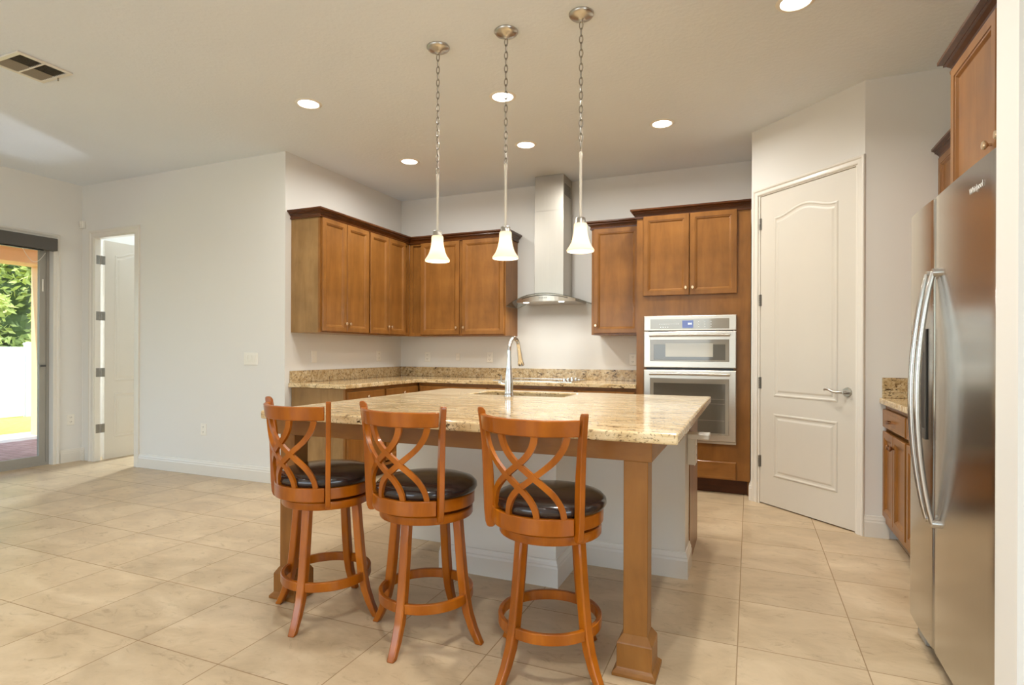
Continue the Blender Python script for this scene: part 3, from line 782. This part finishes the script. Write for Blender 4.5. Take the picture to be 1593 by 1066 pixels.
sk = thing('undermount_sink', 'stainless undermount sink bowl sunk into the island countertop', 'sink', (0, 0, 0))
slab([(HX0 - 0.006, HX1 + 0.006, HY0 - 0.006, HY1 + 0.006)], HX0 - 0.02, HX1 + 0.02, HY0 - 0.02, HY1 + 0.02, 0.66, 0.8715, lambda u, v, k: (u, v, k)).build('bowl', M_['steel'], sk)
MB().box(HX0 - 0.02, HX1 + 0.02, HY0 - 0.02, HY1 + 0.02, 0.65, 0.66).build('bowl_floor', M_['steel'], sk)
MB().lathe([(0.045, 0.0), (0.045, 0.003), (0.03, 0.001)], 24, ((HX0 + HX1) / 2, 3.56, 0.66)).build('drain', M_['chrome'], sk)

fa = thing('kitchen_faucet', 'tall chrome gooseneck faucet standing at the island sink', 'faucet', (-1.415, 3.335, 0.9125))
MB().lathe([(0.031, 0), (0.031, 0.006), (0.028, 0.012), (0.0265, 0.03), (0.027, 0.075), (0.024, 0.12), (0.018, 0.17), (0.0145, 0.20), (0.0135, 0.25)], 28).build('body', M_['chrome'], fa, smooth=True)
gp = [(0, 0, 0.25), (0, 0, 0.285)]
R_ = 0.085
for i in range(1, 13):
    a = PI - PI * 0.93 * i / 12
    gp.append((0.0, R_ + R_ * math.cos(a), 0.285 + R_ * math.sin(a)))
MB().tube(gp, 0.0125, 16).build('gooseneck', M_['chrome'], fa, smooth=True)
e = Vector(gp[-1]); dd = (Vector(gp[-1]) - Vector(gp[-2])).normalized()
MB().tube([e, e + dd * 0.03, e + dd * 0.07, e + dd * 0.115, e + dd * 0.12], [0.0135, 0.0145, 0.0165, 0.022, 0.019], 18).build('spray_head', M_['chrome'], fa, smooth=True)
MB().tube([(-0.02, 0, 0.075), (-0.045, 0, 0.078), (-0.062, 0, 0.082), (-0.072, 0, 0.084)], [0.012, 0.013, 0.013, 0.008], 14).tube([(-0.052, 0, 0.088), (-0.056, 0.002, 0.13)], [0.005, 0.004], 8).build('lever', M_['chrome'], fa, smooth=True)

def outlet(label, fn, u, v, w=0.072, h=0.115, kind='duplex', group=None, name='wall_outlet', cat='outlet'):
    """fn(u,v,k) maps to xyz with k<0 in front of the wall"""
    t = thing(name, label, cat, (0, 0, 0), group=group)
    m = MB(); loops = []
    for ins, y in ((0, -0.0005), (0, -0.004), (0.004, -0.007), (0.012, -0.0072)):
        loops.append([fn(u - w / 2 + ins, v - h / 2 + ins, y), fn(u + w / 2 - ins, v - h / 2 + ins, y), fn(u + w / 2 - ins, v + h / 2 - ins, y), fn(u - w / 2 + ins, v + h / 2 - ins, y)])
    m.rings(loops); m.build('cover_plate', M_['white'], t)
    def pad(u0, u1, v0, v1, k0, k1, nm, mt):
        MB().rings([[fn(u0, v0, k), fn(u1, v0, k), fn(u1, v1, k), fn(u0, v1, k)] for k in (k0, k1)]).build(nm, mt, t)
    if kind == 'duplex':
        for dz in (-0.024, 0.024):
            pad(u - 0.016, u + 0.016, v + dz - 0.014, v + dz + 0.014, -0.007, -0.0085, 'socket', M_['white'])
            m = MB()
            for a, b, c, d in ((-0.009, -0.006, -0.002, 0.008), (0.006, 0.009, -0.002, 0.008), (-0.002, 0.002, -0.010, -0.006)):
                m.rings([[fn(u + a, v + dz + c, k), fn(u + b, v + dz + c, k), fn(u + b, v + dz + d, k), fn(u + a, v + dz + d, k)] for k in (-0.0084, -0.0088)])
            m.build('slots', M_['slot'], t)
    elif kind == 'switch3':
        for i in (-1, 0, 1):
            m = MB(); uu = u + i * 0.046
            m.rings([[fn(uu - 0.016, v - 0.033, k0), fn(uu + 0.016, v - 0.033, k0), fn(uu + 0.016, v + 0.033, k1), fn(uu - 0.016, v + 0.033, k1)] for k0, k1 in ((-0.007, -0.007), (-0.009, -0.013))])
            m.build('rocker', M_['white'], t)
    else:
        pad(u - 0.005, u + 0.005, v - 0.012, v + 0.012, -0.007, -0.011, 'toggle', M_['white'])
    return t
fB = lambda u, v, k: (u, YB + k, v)
fL = lambda u, v, k: (XL - k, u, v)
fS = lambda u, v, k: (XS - k, u, v)
outlet('white triple rocker switch plate on the wall before the kitchen', fm, -4.23, 1.12, 0.165, 0.115, 'switch3', name='switch_plate', cat='switch')
outlet('white outlet low on the wall beside the bedroom door', fm, -4.836, 0.436)
outlet('white outlet low on the narrow wall beside the patio door', fS, 3.785, 0.45)
outlet('white switch on the left kitchen wall, closest to its open end', fL, 4.26, 1.14, kind='toggle', name='switch_plate', cat='switch', group='plates above the corner worktop')
outlet('white outlet on the left kitchen wall closest to the inside corner', fL, 5.28, 1.14, group='plates above the corner worktop')
outlet('white outlet on the back wall nearest the inside corner', fB, -3.46, 1.13, group='plates above the corner worktop')
outlet('small white plate on the back wall midway under the corner cabinets', fB, -3.06, 1.13, 0.05, 0.08, 'toggle', name='switch_plate', cat='switch', group='plates above the corner worktop')
outlet('white outlet on the back wall behind the faucet', fB, -2.66, 1.13, group='plates above the corner worktop')
outlet('white outlet on the back wall beside the oven tower', fB, -1.08, 1.12, group='plates above the corner worktop')
fI = lambda u, v, k: (-0.312 - k, u, v)
oi = outlet('white outlet box on the end of the island under the countertop', fI, 3.262, 0.655, 0.10, 0.145, 'duplex')
for ch in list(oi.children):
    ch.location.x += 0.037
MB().box(-0.311, -0.2715, 3.215, 3.31, 0.585, 0.725).build('box', M_['white'], oi, bevel=0.003)
MB().box(-0.311, -0.20, 3.205, 3.325, 0.727, 0.752).build('bracket', M_['white'], oi, bevel=0.002)

al = thing('motion_sensor', 'small white alarm sensor on the wall near the bedroom door corner', 'sensor', (-6.662, YS - 0.001, 2.55))
MB().box(-0.03, 0.03, -0.035, 0.0, -0.04, 0.04).build('housing', M_['white'], al, bevel=0.006)
MB().box(-0.02, 0.02, -0.038, -0.0352, -0.028, 0.005).build('lens', M_['trim'], al)

# ---------------------------------------------------------------- right side: base and upper cabinets, worktop
# rz=-90 : local x = -Y, local -y = -X
t = base_unit('small stained base cabinet with one drawer beside the refrigerator', None, 0.60, 2, rz=-PI / 2, loc=(0.81, 4.311, 0), group='base cabinets behind the refrigerator', depth=0.615, kmat=M_['bronze'], pull=True)
base_unit('stained base cabinet hidden close behind the refrigerator', None, 0.745, 2, rz=-PI / 2, loc=(0.81, 3.710, 0), group='base cabinets behind the refrigerator', depth=0.615, kmat=M_['bronze'], pull=True)
rw = thing('side_worktop', 'short speckled granite worktop between pantry wall and refrigerator', 'worktop', (0, 0, 0))
MB().box(0.775, XR - 0.001, 2.955, YP2 - 0.001, CU, CT).build('slab', M_['granite'], rw, bevel=0.006, seg=3)
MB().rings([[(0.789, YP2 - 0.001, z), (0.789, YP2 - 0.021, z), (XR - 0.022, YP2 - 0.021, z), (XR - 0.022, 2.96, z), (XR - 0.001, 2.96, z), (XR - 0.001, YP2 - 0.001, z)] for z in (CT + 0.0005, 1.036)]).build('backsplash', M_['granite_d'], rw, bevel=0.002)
def upper_right(xface, y1, y0, z0, z1, doors, label, knob_h, dz=0.0, crown_path=None):
    t = thing('wall_cabinet', label, 'cabinet', (0, 0, 0), group='stained upper cabinets around the refrigerator')
    MB().box(xface + 0.021, XR - 0.001, y0, y1, z0, z1).build('body', M_['caby'], t)
    slab([(y0 + 0.035, y1 - 0.035, z0 + 0.035, z1 - 0.035)], y0, y1, z0, z1, 0, 0.0205, lambda u, v, k: (xface + k, u, v)).build('face_frame', M_['cab'], t)
    for a, b, kn in doors:   # a > b in Y
        w = a - b
        cab_door('door', w, z1 - z0 - 0.025, (xface, a, z0 + 0.012), -PI / 2, t, M_['cab'], ((w - 0.03) if kn == 'r' else (0.075 if kn == 'x' else 0.03), knob_h), kmat=M_['knob'])
    if crown_path:
        sweep(MB(), crown_path, [(o_, z + dz) for o_, z in CROWN]).build('crown', M_['crown'], t)
    return t
upper_right(1.10, 4.312, 3.0, ZU0, 2.42, [(4.295, 3.66, 'r'), (3.655, 3.02, 'l')], 'stained upper cabinet beside the pantry wall, mostly behind the refrigerator cabinet', 0.07, 0.02, [(1.10, 4.312), (1.10, 3.0)])
upper_right(0.81, 2.985, 1.99, 1.84, 2.42, [(2.972, 2.487, 'r'), (2.482, 2.002, 'x')], 'deep stained upper cabinet directly over the refrigerator', 0.085, 0.02, [(XR - 0.002, 2.985), (0.81, 2.985), (0.81, 1.99)])

# ---------------------------------------------------------------- refrigerator
rf = thing('refrigerator', 'tall stainless steel side-by-side refrigerator with bowed handles', 'refrigerator', (0, 0, 0))
FY0, FYS, FY1, FX = 1.985, 2.570, 2.915, 0.633
MB().box(FX + 0.078, XR - 0.03, FY0 + 0.004, FY1 - 0.004, 0.03, 1.765).build('cabinet', M_['dgrey'], rf, bevel=0.004)
def fdoor(y0, y1, bulge):
    m = MB(); n = 10; loops = []
    prof = []
    for i in range(n + 1):
        t_ = i / n; y = y0 + (y1 - y0) * t_
        e_ = min(t_, 1 - t_) * (y1 - y0)
        r = 0.016
        x = FX + (0 if e_ >= r else r - math.sqrt(max(0, r * r - (r - e_) ** 2))) + bulge * (2 * t_ - 1) ** 2
        prof.append((x, y))
    # finer points in the rounded edges
    pts = []
    for a in range(7):
        th = a / 6 * PI / 2
        pts.append((FX + bulge + 0.016 * (1 - math.sin(th)), y0 + 0.016 * (1 - math.cos(th))))
    for i in range(1, 12):
        t_ = i / 12; y = y0 + 0.016 + (y1 - y0 - 0.032) * t_
        pts.append((FX + bulge * (2 * t_ - 1) ** 2, y))
    for a in range(7):
        th = PI / 2 - a / 6 * PI / 2
        pts.append((FX + bulge + 0.016 * (1 - math.sin(th)), y1 - 0.016 * (1 - math.cos(th))))
    pts += [(FX + 0.072, y1), (FX + 0.072, y0)]
    m.rings([[(x, y, z) for x, y in pts] for z in (0.085, 1.775)])
    return m
dn = fdoor(FY0, FYS - 0.003, 0.004).build('fridge_door', M_['fridge'], rf, smooth=True)
df = fdoor(FYS + 0.003, FY1, 0.003).build('freezer_door', M_['fridge'], rf, smooth=True)
MB().box(FX + 0.072, FX + 0.078, FY0 + 0.01, FY1 - 0.01, 0.09, 1.77).build('door_gasket', M_['white'], rf)
MB().box(FX + 0.05, FX + 0.10, FY0 + 0.02, FY1 - 0.02, 0.02, 0.082).build('base_grille', M_['dgrey'], rf, bevel=0.004)
MB().box(FX + 0.03, FX + 0.09, FY1 - 0.13, FY1 - 0.01, 0.0, 0.07).build('foot_cover', M_['frame'], rf, bevel=0.01)
MB().box(FX + 0.06, FX + 0.12, FY0 + 0.02, FY0 + 0.10, 0.0, 0.03).build('foot_cover', M_['frame'], rf, bevel=0.004)
def bow(y, par):
    pts = []; rad = []
    for i in range(17):
        t_ = i / 16; s = math.sin(PI * t_)
        pts.append((FX - 0.010 - 0.050 * s ** 0.8, y, 0.565 + 0.93 * t_)); rad.append(0.009 + 0.003 * s)
    m = MB().tube(pts, rad, 14)
    for z in (0.568, 1.492): m.cyl((FX + 0.006, y, z), (FX - 0.014, y, z), 0.016, 14)
    m.build('handle', M_['steel'], par, smooth=True)
bow(FYS - 0.040, dn); bow(FYS + 0.040, df)
# dispenser on the freezer door
ds = slab([(2.665, 2.845, 0.90, 1.20)], 2.650, 2.860, 0.86, 1.29, 0, 0.006, lambda u, v, k: (FX - 0.005 + k, u, v)).build('dispenser', M_['dgrey'], df, bevel=0.002)
MB().box(FX - 0.0015, FX + 0.001, 2.665, 2.845, 0.90, 1.20).build('dispenser_recess', M_['black'], ds)
tx = bpy.data.curves.new('logo', 'FONT'); tx.body = 'Whirlpool'; tx.size = 0.027; tx.extrude = 0.0004; tx.align_x = 'CENTER'
tmp = bpy.data.objects.new('logo_text', tx); C.objects.link(tmp)
dg_ = bpy.context.evaluated_depsgraph_get()
lme = bpy.data.meshes.new_from_object(tmp.evaluated_get(dg_)); bpy.data.objects.remove(tmp); bpy.data.curves.remove(tx)
to = bpy.data.objects.new('logo', lme); C.objects.link(to); lme.materials.clear(); lme.materials.append(M_['logo']); to.parent = dn
to.matrix_local = Matrix.Translation((FX - 0.0006, 2.137, 1.690)) @ Matrix.Rotation(-PI / 2, 4, 'Z') @ Matrix.Rotation(PI / 2, 4, 'X')

# ---------------------------------------------------------------- bar stools
def polar(r, a, z): return (r * math.cos(a), r * math.sin(a), z)
def arcband(mb, r0, r1, z0, z1, a0, a1, n=24, lean=lambda z: 0.0):
    loops = []
    for i in range(n + 1):
        a = a0 + (a1 - a0) * i / n
        loops.append([polar(r0 + lean(z0), a, z0), polar(r1 + lean(z0), a, z0), polar(r1 + lean(z1), a, z1), polar(r0 + lean(z1), a, z1)])
    mb.rings(loops); return mb
def make_stool(label, loc, face, legrot):
    """face = direction the sitter looks (radians); back is opposite"""
    t = thing('bar_stool', label, 'stool', loc, 0, 'swivel bar stools at the island')
    B0 = face + PI
    # seat cushion
    pr = [(0.196, 0.606), (0.208, 0.612), (0.215, 0.625), (0.213, 0.640), (0.200, 0.653), (0.165, 0.664), (0.11, 0.671), (0.05, 0.674), (0.01, 0.6745)]
    MB().lathe(pr, 48).build('cushion', M_['leather'], t, smooth=True)
    MB().lathe([(0.196, 0.556), (0.203, 0.559), (0.204, 0.604), (0.200, 0.608)], 48).build('seat_ring', M_['stool'], t, bevel=0.002, smooth=True)
    MB().lathe([(0.06, 0.546), (0.06, 0.555)], 24).build('swivel', M_['black'], t)
    MB().lathe([(0.178, 0.508), (0.193, 0.510), (0.196, 0.514), (0.196, 0.540), (0.192, 0.545)], 48).build('lower_ring', M_['stool'], t, smooth=True)
    # legs
    for k in range(4):
        a = legrot + k * PI / 2
        loops = []
        for z, r, hw, hd in ((0.509, 0.150, 0.0185, 0.0175), (0.40, 0.160, 0.0185, 0.0175), (0.28, 0.172, 0.0185, 0.018), (0.19, 0.183, 0.0185, 0.018), (0.12, 0.199, 0.018, 0.0175), (0.06, 0.222, 0.017, 0.0165), (0.02, 0.243, 0.016, 0.0155), (0.0, 0.254, 0.0155, 0.015)):
            lp = []
            for dx, dy in ((-hd, -hw), (hd, -hw), (hd, hw), (-hd, hw)):
                lp.append(((r + dx) * math.cos(a) - dy * math.sin(a), (r + dx) * math.sin(a) + dy * math.cos(a), z))
            loops.append(lp)
        MB().rings(loops).build('leg', M_['stool'], t, bevel=0.005, seg=2, smooth=True)
    # foot ring
    for k in range(4):
        a = legrot + k * PI / 2
        h = 0.095
        arcband(MB(), 0.181, 0.199, 0.160, 0.200, a + h, a + PI / 2 - h, 12).build('foot_ring', M_['stool'], t, bevel=0.003, smooth=True)
    # back: rails, posts, lattice
    HA = math.radians(50)
    lean = lambda z: max(0.0, (z - 0.60)) * 0.13
    arcband(MB(), 0.205, 0.226, 0.553, 0.612, B0 - HA, B0 + HA, 28).build('lower_rail', M_['stool'], t, bevel=0.003, smooth=True)
    arcband(MB(), 0.205, 0.226, 0.903, 0.962, B0 - HA, B0 + HA, 28, lean).build('top_rail', M_['stool'], t, bevel=0.004, smooth=True)
    for s in (-1, 1):
        a = B0 + s * (HA + 0.06)
        loops = []
        # (z, radius of the outer edge, depth)
        for z, ro, dp in ((0.528, 0.236, 0.014), (0.534, 0.244, 0.030), (0.55, 0.250, 0.042), (0.60, 0.255, 0.050), (0.615, 0.2555, 0.040), (0.68, 0.258, 0.042), (0.76, 0.261, 0.040), (0.85, 0.266, 0.034), (0.94, 0.276, 0.030), (0.972, 0.281, 0.029), (0.981, 0.281, 0.022), (0.985, 0.279, 0.012)):
            cmid = ro - 0.0
            lp = []
            for r, w_ in ((ro - dp, -0.0105), (ro, -0.0105), (ro, 0.0105), (ro - dp, 0.0105)):
                lp.append((r * math.cos(a) - w_ * math.sin(a), r * math.sin(a) + w_ * math.cos(a), z))
            loops.append(lp)
        MB().rings(loops).build('post', M_['stool'], t, bevel=0.003, smooth=True)
    # lattice of four interlaced strands: (height fraction, angle in degrees)
    SA = [(1.0, -47), (0.90, -45.5), (0.80, -41.5), (0.70, -35.5), (0.60, -26), (0.49, -14.5), (0.42, -7.5), (0.355, 0), (0.27, 8), (0.17, 14), (0.08, 17), (0.0, 18)]
    SB = [(1 - f, -a_) for f, a_ in reversed(SA)]
    lat = MB()
    for mir in (1, -1):
        for st in (SA, SB):
            # resample smoothly
            P = []
            for i in range(len(st) - 1):
                for q in range(3):
                    u = q / 3; f0, a0 = st[i]; f1, a1 = st[i + 1]
                    P.append((f0 + (f1 - f0) * u, a0 + (a1 - a0) * u))
            P.append(st[-1])
            # smooth twice
            for _ in range(2):
                P = [P[0]] + [((P[i - 1][0] + P[i][0] + P[i + 1][0]) / 3, (P[i - 1][1] + P[i][1] + P[i + 1][1]) / 3) for i in range(1, len(P) - 1)] + [P[-1]]
            pts = [(0.612 + 0.291 * f, math.radians(a_) * 0.86 * mir) for f, a_ in P]
            loops = []
            for i, (z, a_) in enumerate(pts):
                z0, b0 = pts[max(0, i - 1)]; z1, b1 = pts[min(len(pts) - 1, i + 1)]
                dz = z1 - z0; ds = (b1 - b0) * 0.22
                L_ = math.hypot(dz, ds); nz, ns = ds / L_, -dz / L_
                hw = 0.0105
                off = 0.0006 * mir
                lp = []
                for sgn, r in ((-1, 0.208 + off), (1, 0.208 + off), (1, 0.222 + off), (-1, 0.222 + off)):
                    zz = min(max(z + sgn * hw * nz, 0.6), 0.915); aa = B0 + a_ + sgn * hw * ns / 0.22
                    lp.append(polar(r + lean(zz), aa, zz))
                loops.append(lp)
            lat.rings(loops)
    lat.build('lattice', M_['stool'], t, smooth=True)
    return t
make_stool('bar stool at the end nearest the patio, beside the left island post', (-1.800, 2.095, 0), math.radians(78), math.radians(8))
make_stool('middle bar stool of the three along the island', (-1.268, 2.095, 0), math.radians(81), math.radians(0))
make_stool('bar stool closest to the camera, beside the right island post', (-0.708, 2.080, 0), math.radians(81), math.radians(-26))

# ---------------------------------------------------------------- pendants
def pendant(x, y, label, tz, bz):
    t = thing('pendant_light', label, 'pendant lamp', (x, y, 0), group='pendant lamps over the island')
    MB().lathe([(0.066, H - 0.0005), (0.066, H - 0.006), (0.060, H - 0.014), (0.045, H - 0.022), (0.022, H - 0.028), (0.012, H - 0.034), (0.008, H - 0.042)], 36).build('canopy', M_['nickel'], t, smooth=True)
    # chain
    ch = MB(); L = 0.040; z = H - 0.040; k = 0
    while z - L > tz + 0.02:
        pts = []
        for i in range(14):
            a = 2 * PI * i / 14
            dx = 0.0095 * math.cos(a); dz = (L / 2 + 0.003) * math.sin(a)
            pts.append((dx, 0, dz) if k % 2 == 0 else (0, dx, dz))
        cz = z - L / 2
        loops = []
        for i in range(14):
            p = Vector(pts[i]); tn = (Vector(pts[(i + 1) % 14]) - Vector(pts[i - 1])).normalized()
            s = Vector((0, 1, 0)) if k % 2 == 0 else Vector((1, 0, 0)); u = tn.cross(s)
            loops.append([tuple(p + Vector((0, 0, cz)) + (s * math.cos(q * PI / 3) + u * math.sin(q * PI / 3)) * 0.0022) for q in range(6)])
        ch.loopring(loops)
        z -= L - 0.003; k += 1
    ch.build('chain', M_['nickeld'], t, smooth=True)
    MB().cyl((0.003, 0.003, H - 0.04), (0.003, 0.003, tz), 0.0012, 6).build('cable', M_['cord'], t)
    MB().cyl((0, 0, tz + 0.02), (0, 0, bz + 0.155), 0.0068, 14).lathe([(0.004, tz + 0.038), (0.009, tz + 0.03), (0.009, tz + 0.0), (0.0065, tz - 0.005)], 14).build('rod', M_['cord'], t, smooth=True)
    MB().lathe([(0.010, bz + 0.183), (0.020, bz + 0.180), (0.026, bz + 0.176), (0.027, bz + 0.158), (0.031, bz + 0.150), (0.031, bz + 0.146)], 28).build('holder', M_['nickel'], t, smooth=True)
    sp = [(0.030, 0.150), (0.0335, 0.146), (0.0345, 0.138), (0.0345, 0.118), (0.037, 0.095), (0.0415, 0.072), (0.048, 0.050), (0.0565, 0.032), (0.066, 0.018), (0.072, 0.010), (0.0725, 0.005), (0.071, 0.0)]
    sp = [(r, bz + z_) for r, z_ in sp]
    MB().rings([[(r * math.cos(2 * PI * i / 40), r * math.sin(2 * PI * i / 40), z_) for i in range(40)] for r, z_ in sp + [(r - 0.003, z_) for r, z_ in reversed(sp)]], False, False).build('shade', M_['shade'], t, smooth=True)
    MB().lathe([(0.004, bz + 0.14), (0.012, bz + 0.13), (0.02, bz + 0.10), (0.022, bz + 0.075), (0.016, bz + 0.055), (0.004, bz + 0.048)], 20).build('bulb', emis('pendant_bulb', (1, 0.85, 0.62, 1), 6), t, smooth=True)
    light('pendant_glow', 'POINT', 2.4, (1.0, 0.80, 0.55), (0, 0, bz + 0.035), parent=t, shadow_soft_size=0.02)
    return t
pendant(-1.690, 2.902, 'pendant lamp over the island hanging in front of the corner cabinets, lowest in view', 2.200, 1.722)
pendant(-1.256, 2.902, 'middle pendant lamp of the three over the island', 2.208, 1.712)
pendant(-0.825, 2.902, 'pendant lamp over the island in front of the range hood chimney side, nearest the ovens', 2.214, 1.724)

# ---------------------------------------------------------------- recessed lights
def downlight(x, y, label=None, e=14.0, spread=171):
    t = thing('recessed_light', label or 'round white recessed downlight added out of view as room fill', 'ceiling light', (x, y, H), group='recessed ceiling lights')
    n = 36
    MB().loopring([[(r * math.cos(2 * PI * i / n), r * math.sin(2 * PI * i / n), z) for i in range(n)] for r, z in ((0.070, -0.002), (0.074, -0.007), (0.088, -0.006), (0.094, -0.001), (0.070, -0.001))]).build('trim_ring', M_['white'], t, smooth=True)
    MB().lathe([(0.072, -0.001), (0.072, -0.004), (0.06, -0.0045)], n).build('lens', M_['lens'], t)
    light('downlight', 'AREA', e, WARM, (0, 0, -0.012), parent=t, shape='DISK', size=0.12, spread=math.radians(spread))
downlight(-2.937, 3.207, 'recessed ceiling light toward the left, over the walkway before the kitchen corner')
downlight(-1.597, 3.633, 'recessed ceiling light behind the middle pendant chain')
downlight(-2.950, 4.544, 'recessed ceiling light above the corner cabinets')
downlight(-1.783, 4.554, 'recessed ceiling light just in front of the range hood chimney')
downlight(-0.636, 4.531, 'recessed ceiling light in front of the oven tower')
downlight(0.209, 3.211, 'recessed ceiling light cut by the top edge, in front of the pantry door', e=13.0, spread=150)
for x, y, e_ in ((-5.2, 1.2, 2.0), (-2.9, 0.9, 4.0), (-0.6, 0.9, 10.0), (-0.3, 1.95, 13.0), (-5.2, -1.2, 6.0), (-2.9, -1.2, 8.0), (-0.4, -1.6, 10.0)):  # extra unseen cans, added and weighted to balance the room light
    downlight(x, y, e=e_, spread=120)

# ceiling vent
cv = thing('ceiling_vent', 'white rectangular air supply vent with grey slats in the ceiling', 'vent', (-4.175, 2.128, H))
VX, VY = 0.158, 0.152
slab([(-VX + 0.026, VX - 0.026, -VY + 0.028, -0.006), (-VX + 0.026, VX - 0.026, 0.006, VY - 0.028)], -VX, VX, -VY, VY, -0.012, -0.001, lambda u, v, k: (u, v, k)).build('frame', M_['trim'], cv, bevel=0.003)
MB().box(-VX + 0.02, VX - 0.02, -VY + 0.02, VY - 0.02, -0.0015, -0.0008).build('duct', M_['ventdark'], cv)
for a, b in ((-VY + 0.028, -0.006), (0.006, VY - 0.028)):
    m = MB()
    for i in range(16):
        x = -VX + 0.030 + i * 0.0168; s_ = -1 if i < 8 else 1
        m.rings([[(x, y, -0.002), (x + 0.0015, y, -0.002), (x + 0.0015 + s_ * 0.009, y, -0.011), (x + s_ * 0.009, y, -0.011)] for y in (a, b)])
    m.build('slats', M_['grille'], cv)
MB().cyl((0.02, VY - 0.012, -0.012), (0.02, VY - 0.012, -0.032), 0.004, 8).build('damper_lever', M_['grille'], cv)

# ---------------------------------------------------------------- outdoors
GX = XS - 0.165
struct(MB().box(-9.05, GX, -3.0, 9.0, -0.16, -0.03).build('ground_patio_pavers', M_['paver']))
struct(MB().box(-10.0, -9.05, -3.0, 12.0, -0.16, -0.04).build('ground_concrete_edge', M_['concrete']))
struct(MB().rings([[(-10.0, y, -0.06), (-18.5, y, -0.60), (-18.5, y, -1.0), (-10.0, y, -1.0)] for y in (-6.0, 22.0)]).build('ground_lawn', M_['grass']))
struct(MB().box(-9.65, GX, -3.0, 9.0, 2.86, 3.0).build('ceiling_patio', M_['peach']))
bm_ = MB().box(-9.65, -9.22, -3.0, 9.0, 2.40, 2.86).build('beam_patio', M_['peach']); struct(bm_, 'peach stucco beam across the patio edge')
pl = MB().box(-9.65, -9.22, 4.93, 5.38, -0.1, 2.40).build('patio_column', M_['peach']); tag(pl, 'square peach stucco column standing at the patio edge', 'column')
# white vinyl fence
fn_ = thing('vinyl_fence', 'white vinyl privacy fence standing at the end of the lawn', 'fence', (-17.0, 7.0, -0.53))
ypost = [4.0, 6.2, 8.62 + 0.0, 11.0, 13.4]
for y in ypost:
    MB().box(-0.065, 0.065, y - 7 - 0.065, y - 7 + 0.065, 0.0, 1.86).rings([[(-r, y - 7 - r, z), (r, y - 7 - r, z), (r, y - 7 + r, z), (-r, y - 7 + r, z)] for r, z in ((0.08, 1.86), (0.08, 1.89), (0.01, 1.93))]).build('post', M_['vinyl'], fn_)
for a, b in zip(ypost[:-1], ypost[1:]):
    m = MB().box(-0.02, 0.02, a - 7 + 0.066, b - 7 - 0.066, 0.05, 0.19).box(-0.02, 0.02, a - 7 + 0.066, b - 7 - 0.066, 1.66, 1.80)
    n = 14; w = (b - a - 0.132) / n
    for i in range(n): m.box(-0.011, 0.011, a - 7 + 0.066 + i * w + 0.002, a - 7 + 0.066 + (i + 1) * w - 0.002, 0.19, 1.66)
    m.build('panel', M_['vinyl'], fn_)
# trees beyond the fence
def tree(x, y, h, r, mat, label, seed):
    rnd = random.Random(seed)
    t = thing('tree', label, 'tree', (x, y, -0.7), group='trees beyond the fence')
    MB().tube([(0, 0, 0), (0.1, 0.05, h * 0.35), (0, 0.1, h * 0.7)], [0.16, 0.12, 0.06], 8).build('trunk', M_['bark'], t)
    core = MB()
    for q in range(9):
        a = rnd.uniform(0, 2 * PI); rr = r * 0.2 * rnd.random(); zc = h * (0.18 + 0.72 * q / 8); R0 = r * (0.42 - 0.2 * abs(q / 8 - 0.4))
        loops = []
        for i in range(1, 8):
            th = PI * i / 8
            loops.append([(rr * math.cos(a) + R0 * math.sin(th) * math.cos(2 * PI * j / 12) * rnd.uniform(0.85, 1.1), rr * math.sin(a) + R0 * math.sin(th) * math.sin(2 * PI * j / 12) * rnd.uniform(0.85, 1.1), zc - 0.8 * R0 * math.cos(th)) for j in range(12)])
        core.rings(loops)
    core.build('inner_foliage', M_['leafcore'], t)
    m = MB()
    for c in range(95):
        a = rnd.uniform(0, 2 * PI); zz = rnd.uniform(0.12, 1.0); rr = r * math.sqrt(rnd.random()) * (1.05 - 0.5 * abs(zz - 0.45))
        cx, cy, cz = rr * math.cos(a), rr * math.sin(a), h * zz
        cr_ = rnd.uniform(0.35, 0.65)
        for l in range(130):
            v = Vector((rnd.gauss(0, 1), rnd.gauss(0, 1), rnd.gauss(0, 1))).normalized() * cr_ * (0.55 + 0.45 * rnd.random())
            p = Vector((cx, cy, cz)) + v
            u = Vector((rnd.gauss(0, 1), rnd.gauss(0, 1), rnd.gauss(0, 0.6))).normalized(); w_ = u.cross(Vector((rnd.gauss(0, 1), rnd.gauss(0, 1), rnd.gauss(0, 1)))).normalized()
            s = rnd.uniform(0.06, 0.13)
            q = [m.bm.verts.new(p + u * s * 1.5), m.bm.verts.new(p + w_ * s * 0.6), m.bm.verts.new(p - u * s * 1.5), m.bm.verts.new(p - w_ * s * 0.6)]
            m.bm.faces.new(q)
    o = m.build('crown', mat, t)
    return t
tree(-20.0, 10.1, 6.8, 2.1, M_['leaf1'], 'pale green leafy tree rising just behind the white fence, beside the peach column', 1)
tree(-27.0, 13.4, 9.6, 2.8, M_['leaf2'], 'taller darker green tree standing far back behind the pale one', 3)
